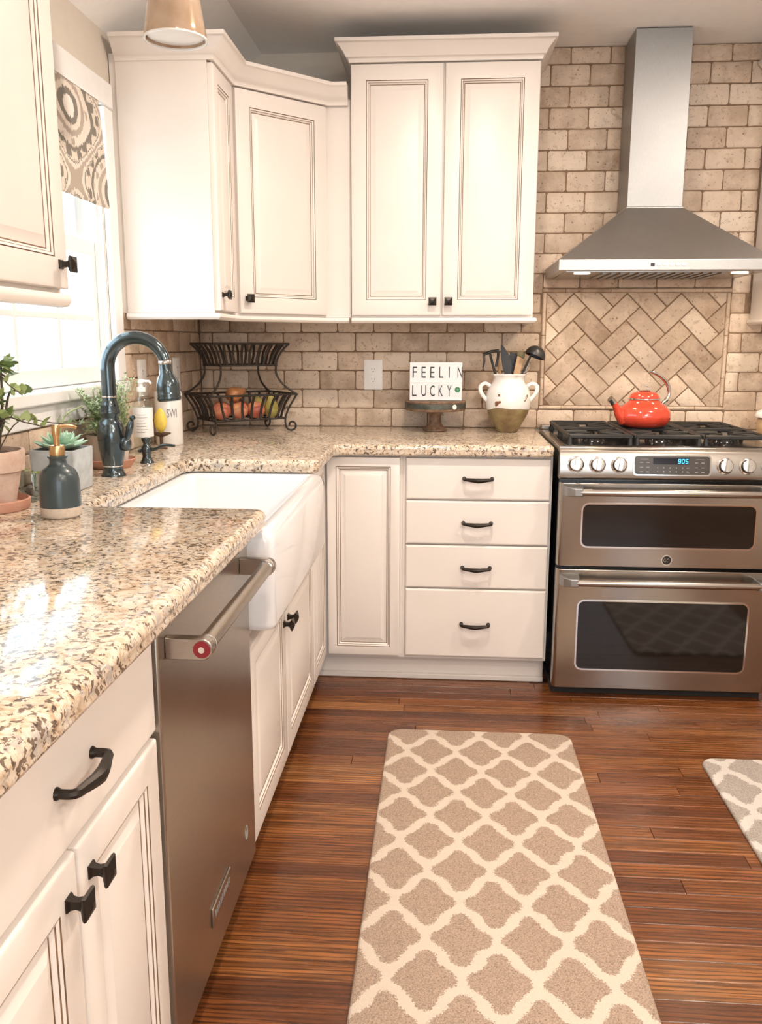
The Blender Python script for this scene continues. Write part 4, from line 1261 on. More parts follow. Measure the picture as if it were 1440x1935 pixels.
m = MB(); m.tube([(px + 0.0765 * math.cos(2 * PI * k / 40), py + 0.0765 * math.sin(2 * PI * k / 40), 2.0185) for k in range(41)], 0.0035, 6); m.build('rim', white_gloss, t)
m = MB(); m.lathe([(0.0, 2.0235), (0.060, 2.0235), (0.0705, 2.026), (0.0705, 2.030), (0.0, 2.031)], (px, py, 0), 36, cap0=False, cap1=False); m.build('diffuser', white_gloss, t, smooth=40)
m = MB(); m.lathe([(0.016, 2.2865), (0.016, 2.33), (0.010, 2.34), (0.004, 2.345), (0.004, CEIL - 0.02), (0.045, CEIL - 0.018), (0.05, CEIL - 0.002), (0.0, CEIL - 0.001)], (px, py, 0), 20, cap1=False); m.build('stem', bronze, t, smooth=40)

# ================================================================== ROMAN SHADE
m = MB()
SY0, SY1 = -1.812, -1.034
front, back = [], []
for k in range(15):
    s = k / 14
    z = 1.973 - s * 0.300
    x = 0.0225 + 0.016 * s * s + 0.006 * math.sin(s * PI)
    front.append((x, z))
n = 24
rsF = []
for j in range(n + 1):
    y = SY0 + (SY1 - SY0) * j / n
    wob = 0.0012 * math.sin(j * 1.7)
    rsF.append([(x + wob, y, z) for x, z in front] + [(front[-1][0] - 0.004 + wob, y, front[-1][1] - 0.006), (front[-1][0] - 0.010 + wob, y, front[-1][1] - 0.001)] + [(x - 0.0035 + wob, y, z) for x, z in front[-2::-1]])
m.rings(rsF, 0)
t = thing('roman_shade', 'grey and cream ikat roman shade at the top of the sink window', 'window shade', (0.03, -1.42, 1.67))
m.build('fabric', ikat_m, t, smooth=60)
bx('head_rail', 0.0195, 0.0255, SY0 - 0.002, SY1 + 0.002, 1.9735, 1.9825, white_plastic, t)
# ================================================================== FAUCET
CT = 0.9142
fx, fy = 0.160, -1.435
t = thing('kitchen_faucet', 'dark bronze gooseneck pull-down faucet behind the sink', 'faucet', (fx, fy, CT))
m = MB(); m.lathe([(0.033, 0), (0.033, 0.003), (0.029, 0.008), (0.0255, 0.020), (0.0265, 0.026)], (fx, fy, CT), 28); m.build('base', faucet_m, t, smooth=60)
m = MB(); m.lathe([(0.0270, 0.0262), (0.0275, 0.0280), (0.0265, 0.0292)], (fx, fy, CT), 28); m.build('base_ring', chrome, t, smooth=60)
m = MB(); m.lathe([(0.0265, 0.0294), (0.031, 0.052), (0.0365, 0.090), (0.0370, 0.112), (0.0345, 0.132), (0.0325, 0.136), (0.0325, 0.139), (0.029, 0.147), (0.0235, 0.153), (0.0225, 0.160), (0.0265, 0.168), (0.0270, 0.176), (0.0235, 0.184), (0.0250, 0.188), (0.0215, 0.196), (0.0195, 0.204), (0.0192, 0.212)], (fx, fy, CT), 28); m.build('body', faucet_m, t, smooth=60)
m = MB(); m.lathe([(0.0198, 0.2125), (0.0202, 0.2145), (0.0198, 0.2165)], (fx, fy, CT), 28); m.build('neck_ring', chrome, t, smooth=60)
ac, ar = (fx + 0.080, 1.205), 0.080
pts = [(fx, fy, CT + 0.217), (fx, fy, 1.17), (fx, fy, 1.205)] + arc(ac, ar, PI, PI * 0.085, 18, y=fy)[1:]
rad = [0.0192, 0.0190, 0.0188] + [0.0188 - 0.0030 * k / 17 for k in range(18)]
m = MB(); m.tube(pts, rad, 20); m.build('gooseneck', faucet_m, t, smooth=60)
ex, ez = pts[-1][0], pts[-1][2]
dirv = Vector((0.08, 0, -1)).normalized()
HM = Matrix.Translation((ex, fy, ez)) @ dirv.to_track_quat('Z', 'Y').to_matrix().to_4x4()
m = MB(HM); m.lathe([(0.0155, 0.001), (0.0170, 0.002), (0.0170, 0.009), (0.0160, 0.011)], (0, 0, 0), 24); m.build('spray_collar', chrome, t, smooth=60)
m = MB(HM); m.lathe([(0.0160, 0.0112), (0.0165, 0.024), (0.0185, 0.036), (0.0255, 0.048), (0.0300, 0.062), (0.0312, 0.078), (0.0300, 0.088), (0.0315, 0.091), (0.0300, 0.094), (0.0320, 0.099), (0.0310, 0.105), (0.0285, 0.108), (0.023, 0.108), (0.021, 0.104), (0.0, 0.104)], (0, 0, 0), 28, cap1=False); m.build('spray_head', faucet_m, t, smooth=60)
m = MB(); m.lathe([(0.0, -0.0205), (0.012, -0.017), (0.0165, -0.006), (0.0165, 0.006), (0.012, 0.017), (0.0, 0.0205)], (fx + 0.040, fy - 0.006, 1.003), 18); m.build('lever_hub', faucet_m, t, smooth=60)
m = MB(); m.tube(smoothpath([(fx + 0.045, fy - 0.01, 1.008), (fx + 0.052, fy - 0.012, 1.030), (fx + 0.058, fy - 0.012, 1.050), (fx + 0.063, fy - 0.012, 1.066)], 4), [0.0065, 0.0065, 0.007, 0.008, 0.0088, 0.0095, 0.0098, 0.0098, 0.0094, 0.0088, 0.0078, 0.0065, 0.0055], 14)
lv = m.build('lever', faucet_m, t, smooth=60)
m = MB(); m.lathe([(0.0, -0.008), (0.0065, -0.005), (0.0085, 0.0), (0.0065, 0.006), (0.0, 0.008)], (fx + 0.0655, fy - 0.012, 1.073), 14); m.build('lever_tip', faucet_m, lv, smooth=60)

# deck soap pump
sx, sy = 0.166, -1.18
t = thing('soap_pump', 'short dark bronze soap pump on the counter beside the faucet', 'soap dispenser', (sx, sy, CT))
m = MB(); m.lathe([(0.0215, 0), (0.0205, 0.003), (0.0150, 0.012), (0.0125, 0.020), (0.0150, 0.030), (0.0158, 0.042), (0.0150, 0.050), (0.0105, 0.053), (0.0095, 0.060), (0.0125, 0.066), (0.0150, 0.071), (0.0140, 0.076), (0.0, 0.078)], (sx, sy, CT), 24, cap1=False); m.build('body', faucet_m, t, smooth=60)
m = MB(); m.tube(smoothpath([(sx + 0.008, sy, CT + 0.040), (sx + 0.030, sy, CT + 0.043), (sx + 0.055, sy, CT + 0.054), (sx + 0.088, sy, CT + 0.052)], 5), [0.0055] * 6 + [0.005] * 5 + [0.0045] * 5, 10); m.build('spout', faucet_m, t, smooth=60)
m = MB(); m.lathe([(0.0, -0.006), (0.006, -0.003), (0.007, 0.003), (0.0, 0.007)], (sx - 0.021, sy, CT + 0.036), 12); m.tube([(sx - 0.012, sy, CT + 0.038), (sx - 0.02, sy, CT + 0.037)], 0.005, 8); m.build('back_lug', faucet_m, t, smooth=60)

# ================================================================== TEAL SOAP BOTTLE
bxx, byy = 0.259, -1.985
t = thing('soap_bottle', 'matte dark teal soap bottle with brass pump and bare clay foot', 'soap dispenser', (bxx, byy, CT))
m = MB(); m.lathe([(0.036, 0), (0.0395, 0.002), (0.0410, 0.006), (0.0415, 0.022)], (bxx, byy, CT), 32); m.build('foot_band', stone_band, t, smooth=60)
m = MB(); m.lathe([(0.0418, 0.0222), (0.0415, 0.050), (0.0405, 0.075), (0.0385, 0.088), (0.0330, 0.098), (0.0240, 0.105), (0.0180, 0.110), (0.0168, 0.117), (0.0172, 0.121), (0.0205, 0.125), (0.0205, 0.1275), (0.0165, 0.1285)], (bxx, byy, CT), 32); m.build('body', bottle_blue, t, smooth=60)
m = MB(); m.lathe([(0.0155, 0.1287), (0.0158, 0.130), (0.0158, 0.148), (0.0148, 0.1495), (0.0055, 0.150)], (bxx, byy, CT), 28); pc = m.build('pump_collar', brass, t, smooth=50)
m = MB(); m.lathe([(0.0062, 0.1502), (0.0062, 0.164), (0.0076, 0.168), (0.0082, 0.171), (0.0085, 0.190), (0.0070, 0.193)], (bxx, byy, CT), 20); m.tube(smoothpath([(bxx, byy, CT + 0.187), (bxx + 0.018, byy + 0.02, CT + 0.188), (bxx + 0.028, byy + 0.034, CT + 0.183)], 4), 0.0042, 8); m.build('pump_head', brass, t, smooth=50)

# ================================================================== PLANTS
rl = random.Random(8)
def heart_leaf():
    m = MB()
    o = [(0, 0), (0.30, -0.12), (0.50, 0.08), (0.48, 0.38), (0.25, 0.72), (0, 1.0), (-0.25, 0.72), (-0.48, 0.38), (-0.50, 0.08), (-0.30, -0.12)]
    top = [(x, y, 0.10 * abs(x) * 2 - 0.12 * y * y) for x, y in o]
    bot = [(x, y, z - 0.03) for x, y, z in top]
    m.rings([bot, top], 0)
    return m.mesh('leaf', ivy_m, Vector((0, 0, 0)), 60)
heart_me = heart_leaf()
# ivy in an old terracotta pot
ix, iy = 0.074, -1.925
t = thing('potted_ivy', 'trailing ivy in a weathered terracotta pot at the left edge', 'potted plant', (ix, iy, CT))
m = MB(); m.lathe([(0.076, 0.0), (0.080, 0.004), (0.082, 0.022), (0.078, 0.024), (0.074, 0.010), (0.0, 0.009)], (ix, iy, CT), 32, cap1=False); m.build('saucer', terra, t, smooth=50)
m = MB(); m.lathe([(0.048, 0.011), (0.052, 0.013), (0.066, 0.080), (0.0665, 0.083), (0.074, 0.086), (0.078, 0.125), (0.076, 0.130), (0.070, 0.130), (0.067, 0.115), (0.0, 0.114)], (ix, iy, CT), 36, cap1=False); m.build('pot', terra_old, t, smooth=40)
m = MB(); m.lathe([(0.066, 0.1145), (0.055, 0.121), (0.0, 0.124)], (ix, iy, CT), 24, cap1=False); m.build('soil', soil_m, t)
stems = []
for k in range(14):
    a = rl.uniform(0, 2 * PI); r0 = rl.uniform(0.005, 0.03); r1 = rl.uniform(0.02, 0.06); h = rl.uniform(0.12, 0.20)
    stems.append(smoothpath([(ix + r0 * math.cos(a), iy + r0 * math.sin(a), CT + 0.115), (ix + (r0 + r1) * 0.55 * math.cos(a), iy + (r0 + r1) * 0.55 * math.sin(a), CT + 0.115 + h * 0.55), (ix + r1 * math.cos(a + 0.3), iy + r1 * math.sin(a + 0.3), CT + 0.115 + h), (ix + r1 * 1.6 * math.cos(a + 0.5), iy + r1 * 1.6 * math.sin(a + 0.5), CT + 0.115 + h * 0.98)], 4))
for k, (dx, dy, dz) in enumerate(((0.17, 0.10, 0.055), (0.12, 0.02, 0.06), (0.10, -0.02, 0.13))):   # trailing stems to the right
    stems.append(smoothpath([(ix + 0.02, iy, CT + 0.118), (ix + dx * 0.35, iy + dy * 0.35, CT + 0.118 + dz * 1.3), (ix + dx * 0.7, iy + dy * 0.7, CT + 0.12 + dz * 1.15), (ix + dx, iy + dy, CT + 0.12 + dz)], 5))
m = MB()
for s in stems[:14]: m.tube(s, [0.0042 - 0.0028 * i / len(s) for i in range(len(s))], 6)
for s in stems[14:]: m.tube(s, 0.0014, 5)
m.build('stems', stem_m, t, smooth=60)
def leaf_at(p, sc, parent, me=heart_me, nm='leaf', yaw=None, pitch=None):
    inst(nm, me, p, parent, rot=(pitch if pitch is not None else rl.uniform(-0.4, 1.5), rl.uniform(-0.5, 0.5), yaw if yaw is not None else rl.uniform(0, 2 * PI)), scale=(sc, sc, sc))
for s in stems[:14]:
    for i in range(3, len(s)):
        for q in range(rl.choice((1, 1, 2))):
            p = s[i] + Vector((rl.uniform(-0.014, 0.014), rl.uniform(-0.014, 0.014), rl.uniform(-0.006, 0.008)))
            if p.x < 0.048: p.x = 0.048 + rl.random() * 0.01
            leaf_at(p, rl.uniform(0.014, 0.026), t)
for s in stems[14:]:
    for i in range(3, len(s), 2):
        leaf_at(s[i] + Vector((0, 0, 0.002)), rl.uniform(0.013, 0.020), t, yaw=rl.uniform(0, 6.28), pitch=rl.uniform(0.6, 1.6))
leaf_at(Vector((0.168, -1.93, 1.112)), 0.021, t, yaw=0.3, pitch=1.4)

# succulent in grey square pot
gx0, gy0, hw = 0.118, -1.655, 0.0575
t = thing('potted_succulent', 'green rosette succulent in a square grey pot behind the teal bottle', 'potted plant', (gx0, gy0, CT))
m = MB()
def sq(h, z, r=0.006): return rrect(gx0 - h, gx0 + h, gy0 - h, gy0 + h, r, CT + z, n=3)
m.rings([sq(hw - 0.006, 0.0), sq(hw - 0.004, 0.002), sq(hw, 0.100), sq(hw - 0.001, 0.102), sq(hw - 0.007, 0.102), sq(hw - 0.008, 0.088)], 0)
m.build('pot', grey_pot, t, smooth=40)
m = MB(); m.rings([sq(hw - 0.009, 0.0885), sq(hw - 0.009, 0.096)], 0); m.build('soil', soil_m, t)
def succ_leaf():
    m = MB()
    rs = []
    for y, w, th in ((0, 0.10, 0.05), (0.25, 0.20, 0.08), (0.6, 0.23, 0.075), (0.85, 0.14, 0.05), (1.0, 0.02, 0.01)):
        rs.append([(w * math.cos(2 * PI * k / 8), y, th * math.sin(2 * PI * k / 8) + 0.18 * y * y) for k in range(8)])
    m.rings(rs, 0)
    return m.mesh('leaf', succ_m, Vector((0, 0, 0)), 60)
succ_me = succ_leaf()
for ring_, (n, L, pt) in enumerate(((11, 0.062, 0.12), (9, 0.052, 0.40), (7, 0.042, 0.70), (5, 0.030, 1.0))):
    for k in range(n):
        a = 2 * PI * k / n + ring_ * 0.4
        inst('leaf', succ_me, (gx0 + 0.004 * math.cos(a + PI / 2), gy0 + 0.004 * math.sin(a + PI / 2), CT + 0.1015 + 0.004 * ring_), t, rot=(pt, 0, a), scale=(L * 1.0, L, L))
# a wiry pale stalk rising from the succulent
m = MB(); m.tube(smoothpath([(gx0, gy0, CT + 0.105), (gx0 + 0.006, gy0 - 0.01, CT + 0.15), (gx0 + 0.02, gy0 - 0.005, CT + 0.185), (gx0 + 0.055, gy0 + 0.01, CT + 0.205)], 5), 0.0022, 6); m.build('flower_stalk', stem_g, t, smooth=60)

# terrarium glass
tx, ty = 0.112, -1.80
t = thing('glass_terrarium', 'small clear glass with pebbles and a sprig beside the ivy pot', 'terrarium', (tx, ty, CT))
m = MB(); m.lathe([(0.024, 0.0), (0.0275, 0.004), (0.030, 0.030), (0.0295, 0.062), (0.0280, 0.062), (0.0285, 0.030), (0.026, 0.006), (0.0, 0.005)], (tx, ty, CT), 28, cap1=False); m.build('glass', clear_m, t, smooth=60)
for k in range(7):
    m = MB(); a = k * 0.9; m.lathe([(0.0, -0.7), (0.7, -0.4), (1.0, 0.0), (0.7, 0.45), (0.0, 0.7)], (0, 0, 0), 10)
    me = m.mesh('pebble', cobalt, Vector((0, 0, 0)), 60) if k == 0 else me
    rr_ = 0.013 if k else 0.0
    inst('pebble', me, (tx + rr_ * math.cos(a), ty + rr_ * math.sin(a), CT + 0.013 + 0.008 * (k % 3)), t, scale=(0.0095, 0.0085, 0.010))
m = MB(); m.tube([(tx, ty, CT + 0.02), (tx + 0.004, ty, CT + 0.045), (tx + 0.002, ty - 0.004, CT + 0.066)], 0.0012, 5); m.build('sprig', stem_g, t)
for k in range(6): leaf_at(Vector((tx + rl.uniform(-0.012, 0.012), ty + rl.uniform(-0.01, 0.01), CT + 0.058 + rl.random() * 0.012)), 0.011, t)

# bushy herb in a whitewashed pot on a saucer
hx, hy = 0.088, -1.272
t = thing('potted_herb', 'bushy pale green herb in a whitewashed pot on a clay saucer', 'potted plant', (hx, hy, CT))
m = MB(); m.lathe([(0.058, 0.0), (0.061, 0.003), (0.074, 0.024), (0.0715, 0.026), (0.060, 0.008), (0.0, 0.007)], (hx, hy, CT), 36, cap1=False); m.build('saucer', terra, t, smooth=50)
m = MB()
rs = []
for r, z in ((0.046, 0.009), (0.050, 0.012), (0.060, 0.085), (0.063, 0.090), (0.063, 0.096), (0.058, 0.097), (0.055, 0.085)):
    rs.append([(hx + r * (1 + (0.012 if k % 4 < 2 else -0.012)) * math.cos(2 * PI * k / 48), hy + r * (1 + (0.012 if k % 4 < 2 else -0.012)) * math.sin(2 * PI * k / 48), CT + z) for k in range(48)])
m.rings(rs, 0); m.build('pot', terra_pale, t, smooth=30)
m = MB(); m.lathe([(0.0535, 0.0855), (0.04, 0.093), (0.0, 0.095)], (hx, hy, CT), 24, cap1=False); m.build('soil', soil_m, t)
ms, ml = MB(), MB()
rh = random.Random(4)
for k in range(230):
    a = rh.uniform(0, 2 * PI); el = rh.uniform(0.15, 1.35); L = rh.uniform(0.07, 0.15)
    if rh.random() < 0.12: L *= 1.5; el = rh.uniform(0.7, 1.1)
    b0 = Vector((hx + rh.uniform(-0.03, 0.03), hy + rh.uniform(-0.03, 0.03), CT + 0.092))
    d = Vector((math.cos(a) * math.cos(el), math.sin(a) * math.cos(el) , math.sin(el)))
    d.x *= 0.35 if d.x < 0 else 0.45
    d.y *= 1.55 if d.y < 0 else 1.1
    p1 = b0 + d * L * 0.5 + Vector((0, 0, 0.02)); p2 = b0 + d * L
    p2.x = min(max(p2.x, 0.040), 0.120)
    p1.x = min(max(p1.x, 0.040), 0.120)
    sp = smoothpath([b0, p1, p2], 5)
    ms.tube(sp, 0.0009, 4)
    for i in range(2, len(sp)):
        for q in range(3):
            aa = rh.uniform(0, 2 * PI)
            dd_ = Vector((math.cos(aa), math.sin(aa), rh.uniform(-0.2, 0.9))).normalized() * rh.uniform(0.008, 0.016)
            p = sp[i]
            sd = dd_.cross(Vector((0, 0, 1))).normalized() * 0.0034
            i0 = len(ml.v)
            for v in (p, p + dd_ * 0.5 + sd, p + dd_, p + dd_ * 0.5 - sd): 
                v = v.copy(); v.x = min(max(v.x, 0.037), 0.124); ml.vert(v)
            ml.face((i0, i0 + 1, i0 + 2, i0 + 3))
ms.build('stems', stem_g, t, smooth=60)
fo = ml.build('foliage', herb_m, t, smooth=60); fo['kind'] = 'stuff'

# ================================================================== BOTTLE, VASE, SOAP DISH IN THE CORNER
cx_, cy_ = 0.078, -0.95
t = thing('spray_bottle', 'clear cleaner bottle with white label and pump behind the faucet', 'bottle', (cx_, cy_, CT))
m = MB(); m.lathe([(0.029, 0), (0.032, 0.003), (0.032, 0.150), (0.028, 0.170), (0.016, 0.185), (0.013, 0.190), (0.013, 0.200)], (cx_, cy_, CT), 28); m.build('body', soapgl_m, t, smooth=60)
m = MB(); m.lathe([(0.0325, 0.055), (0.0327, 0.056), (0.0327, 0.148), (0.0325, 0.149)], (cx_, cy_, CT), 28, cap0=False, cap1=False); lb = m.build('label', white_plastic, t, smooth=60)
m = MB()
for k in range(7):
    zt = CT + 0.070 + k * 0.0095
    pts_ = [(cx_ + 0.0330 * math.cos(a), cy_ + 0.0330 * math.sin(a), zt) for a in [-1.9 + 0.1 * j for j in range(9 + (k * 3) % 4)]]
    m.tube(pts_, 0.0006, 4)
m.build('label_print', print_grey, lb)
m = MB(); m.lathe([(0.0145, 0.2002), (0.0145, 0.215), (0.006, 0.216), (0.006, 0.226), (0.011, 0.228), (0.011, 0.240), (0.0, 0.241)], (cx_, cy_, CT), 20, cap1=False); m.tube([(cx_, cy_, CT + 0.234), (cx_ + 0.030, cy_ - 0.008, CT + 0.234), (cx_ + 0.036, cy_ - 0.010, CT + 0.226)], 0.004, 8); m.build('pump', white_plastic, t, smooth=50)
vx, vy = 0.086, -0.705
t = thing('ceramic_canister', 'tall white ceramic canister with thin grey lettering in the corner', 'canister', (vx, vy, CT))
m = MB(); m.lathe([(0.046, 0), (0.048, 0.003), (0.0475, 0.184), (0.046, 0.188), (0.042, 0.188), (0.0415, 0.010), (0.0, 0.009)], (vx, vy, CT), 36, cap1=False); vb = m.build('body', white_gloss, t, smooth=60)
lm_ = text_mesh('SWI', 0.030, print_grey, 0.0003)
bm_ = bmesh.new(); bm_.from_mesh(lm_)
for v in bm_.verts:
    X, Y = v.co.x * 0.72, v.co.y * 1.45
    a = -PI / 2 + 0.55 + X / 0.0482
    rr__ = 0.0482 + v.co.z
    v.co = Vector((rr__ * math.cos(a), rr__ * math.sin(a), Y))
bm_.to_mesh(lm_); bm_.free()
inst('lettering', lm_, (vx, vy, CT + 0.112), vb)
t = thing('soap_dish', 'small dark wooden footed dish in front of the white canister', 'dish', (0.098, -0.835, CT))
m = MB(); m.lathe([(0.020, 0), (0.020, 0.004), (0.006, 0.010), (0.006, 0.040), (0.022, 0.046), (0.034, 0.052), (0.034, 0.055), (0.022, 0.052), (0.0, 0.051)], (0.098, -0.835, CT), 24, cap1=False, sy=0.6); m.build('dish', walnut, t, smooth=50)
m = MB(); m.lathe([(0.0, 0.0), (0.006, 0.002), (0.018, 0.018), (0.022, 0.040), (0.019, 0.062), (0.010, 0.078), (0.004, 0.084), (0.0, 0.086)], (0.098, -0.835, CT + 0.0535), 24, cap0=False, cap1=False, sy=0.6)
tag(m.build('lemon', lemon_m, smooth=60), 'yellow lemon standing on the dark wooden dish', 'lemon')

# outlets
def outlet(cx, cz, wall, label, w=0.079, h=0.126):
    if wall == 'back': F = FM((cx, -0.0007, cz), (1, 0, 0), (0, -1, 0)); base = (cx, -0.004, cz)
    else: F = FM((0.0097, cx, cz), (0, 1, 0), (1, 0, 0)); base = (0.012, cx, cz)
    t = thing('outlet', label, 'outlet', base)
    m = MB(F); m.rings([[(u, 0.0, v) for u, v in rrect(-w / 2, w / 2, -h / 2, h / 2, 0.004, n=3)], [(u, 0.004, v) for u, v in rrect(-w / 2, w / 2, -h / 2, h / 2, 0.004, n=3)], [(u, 0.006, v) for u, v in rrect(-w / 2 + 0.003, w / 2 - 0.003, -h / 2 + 0.003, h / 2 - 0.003, 0.003, n=3)]], 0); m.build('plate', white_plastic, t, smooth=40)
    for dz in (-0.021, 0.021):
        m = MB(F); m.prism(rrect(-0.017, 0.017, dz - 0.014, dz + 0.014, 0.010, n=4), 1, 0.006, 0.0072); so = m.build('socket', white_plastic, t, smooth=40)
        m = MB(F)
        m.box(-0.0075, -0.0055, 0.0072, 0.0076, dz - 0.001, dz + 0.008); m.box(0.0055, 0.0075, 0.0072, 0.0076, dz - 0.001, dz + 0.007); m.box(-0.002, 0.002, 0.0072, 0.0076, dz - 0.009, dz - 0.005)
        m.build('slots', print_grey, so, smooth=0)
outlet(0.757, 1.136, 'back', 'white duplex outlet on the back tile left of the letter sign')
outlet(-0.750, 1.150, 'left', 'white outlet plate on the side wall tile behind the faucet')
outlet(-0.355, 1.150, 'left', 'white outlet plate on the side wall tile near the corner')
# ================================================================== WIRE FRUIT BASKET
bc = Vector((0.238, -0.240))
ang = math.radians(38)
e1 = Vector((math.cos(ang), math.sin(ang))); e2 = Vector((-math.sin(ang), math.cos(ang)))
def BP(a, b, z):
    q = bc + e1 * a + e2 * b
    return Vector((q.x, q.y, z))
t = thing('fruit_basket', 'two-tier dark wire fruit basket standing in the corner', 'basket', (bc.x, bc.y, CT))
def loop(a, b, z, r, nm):
    m = MB()
    c = [BP(a, -b, z), BP(a, b, z), BP(-a, b, z), BP(-a, -b, z)]
    for i in range(4): m.tube([c[i], c[(i + 1) % 4]], r, 6)
    m.build(nm, wire_m, t, smooth=60)
loop(0.160, 0.118, 1.266, 0.0040, 'upper_rim'); loop(0.122, 0.084, 1.182, 0.0036, 'upper_tray_wire')
loop(0.190, 0.124, 1.066, 0.0042, 'lower_rim'); loop(0.150, 0.092, 0.968, 0.0040, 'lower_tray_wire')
m = MB()
for k in range(-2, 3): m.tube([BP(k * 0.05, -0.092, 0.966), BP(k * 0.05, 0.092, 0.966)], 0.0022, 5)
m.build('lower_tray_grid', wire_m, t, smooth=60)
m = MB()
for k in range(-2, 3): m.tube([BP(k * 0.04, -0.084, 1.180), BP(k * 0.04, 0.084, 1.180)], 0.0022, 5)
m.build('upper_tray_grid', wire_m, t, smooth=60)
for sa in (-1, 1):
    for sb in (-1, 1):
        def q(a, b, z): return BP(sa * a, sb * b, z)
        pts = [q(0.160, 0.118, 1.266), q(0.140, 0.100, 1.240), q(0.124, 0.086, 1.205), q(0.119, 0.081, 1.170), q(0.122, 0.083, 1.140), q(0.142, 0.097, 1.105), q(0.172, 0.114, 1.078), q(0.190, 0.124, 1.066)]
        m = MB(); m.tube(smoothpath(pts, 5), 0.0042, 8); m.build('post', wire_m, t, smooth=60)
        pts = [q(0.190, 0.124, 1.066), q(0.178, 0.113, 1.040), q(0.162, 0.100, 1.005), q(0.152, 0.093, 0.968), q(0.152, 0.093, 0.942), q(0.158, 0.098, 0.925), q(0.170, 0.106, 0.9186)]
        # scroll foot
        for k in range(9):
            a = -PI / 2 + k * 0.62
            rr_ = 0.021 - 0.0016 * k
            s = 0.172 + rr_ * math.cos(a) * 0.85
            s2 = 0.108 + rr_ * math.cos(a) * 0.53
            pts.append(q(s, s2, 0.9405 + rr_ * math.sin(a)))
        m = MB(); m.tube(smoothpath(pts, 4), 0.0040, 8); m.build('scroll_leg', wire_m, t, smooth=60)
def slat(c0, c1, nrm, z0, z1, flare):
    """bent flat strip from tray (c0,z0) to rim (c1,z1)"""
    m = MB()
    p0, p1 = Vector((c0.x, c0.y, z0)), Vector((c1.x, c1.y, z1))
    mid = p0.lerp(p1, 0.55) - Vector((nrm.x, nrm.y, 0)) * flare
    m.tube(smoothpath([p0, mid, p1], 5), 0.0052, 6, flat=(0.45, 1.0) if False else None)
    m.build('slat', wire_m, t, smooth=60)
def slats(at, bt, ar_, br_, z0, z1, na, nb, fl):
    for i in range(1, na):
        s = -1 + 2 * i / na
        for sb in (-1, 1): slat(bc + e1 * at * s + e2 * bt * sb, bc + e1 * ar_ * s + e2 * br_ * sb, e2 * sb, z0, z1, fl)
    for i in range(1, nb):
        s = -1 + 2 * i / nb
        for sa in (-1, 1): slat(bc + e1 * at * sa + e2 * bt * s, bc + e1 * ar_ * sa + e2 * br_ * s, e1 * sa, z0, z1, fl)
slats(0.150, 0.092, 0.190, 0.124, 0.968, 1.066, 8, 5, 0.008)
slats(0.122, 0.084, 0.160, 0.118, 1.182, 1.266, 8, 5, 0.008)
# fruit
m = MB(); rs = []
for k in range(11):
    a = -PI / 2 + PI * k / 10
    rs.append([((1 - 0.10 * math.exp(-((th - PI) ** 2) / 0.08)) * math.cos(a) * math.cos(th), (1 - 0.10 * math.exp(-((th - PI) ** 2) / 0.08)) * math.cos(a) * math.sin(th), 0.92 * math.sin(a) - (0.12 * max(0, math.sin(a)) ** 8)) for th in [2 * PI * j / 18 for j in range(18)]])
m.rings(rs, 0)
peach_me = m.mesh('peach', peach_m, Vector((0, 0, 0)), 80)
fr = [(-0.105, -0.040, 0.0375, 'leftmost peach at the front of the wire basket'), (-0.030, -0.042, 0.0375, 'middle peach at the front of the wire basket'), (0.046, -0.040, 0.0375, 'right peach at the front of the wire basket'), (-0.065, 0.040, 0.0375, 'peach at the back left of the wire basket'), (0.012, 0.042, 0.0375, 'peach at the back middle of the wire basket')]
for a, b, r, lab in fr:
    c = BP(a, b, 0.9695 + r * 0.92)
    tag(inst('peach', peach_me, c, None, rot=(rl.uniform(-0.3, 0.3), rl.uniform(-0.3, 0.3), rl.uniform(0, 6)), scale=(r, r, r)), lab, 'fruit', 'peaches in the wire basket')
m = MB(); m.lathe([(0.0, -0.034), (0.018, -0.032), (0.030, -0.016), (0.031, 0.0), (0.025, 0.020), (0.015, 0.038), (0.011, 0.052), (0.0, 0.057)], (0, 0, 0), 20, cap0=False, cap1=False)
m.tube([(0, 0, 0.055), (0.002, 0, 0.066), (0.006, 0, 0.074)], 0.0016, 5, mi=1)
pear_me = m.mesh('pear', [pear_m, stem_m], Vector((0, 0, 0)), 70)
pear_me2 = pear_me.copy(); pear_me2.materials[0] = pear_r
tag(inst('pear', pear_me, BP(0.116, -0.038, 1.005), None, rot=(0.25, -0.1, 0.5)), 'upright green pear at the right end of the wire basket', 'fruit', 'pears in the wire basket')
tag(inst('pear', pear_me, BP(0.098, 0.040, 1.004), None, rot=(-0.2, 0.15, 2.0)), 'green pear behind the others in the wire basket', 'fruit', 'pears in the wire basket')
tag(inst('pear', pear_me2, BP(-0.030, -0.002, 1.066), None, rot=(1.35, 0.0, ang - PI / 2 + 3.4)), 'reddish pear lying on top of the peaches', 'fruit', 'pears in the wire basket')

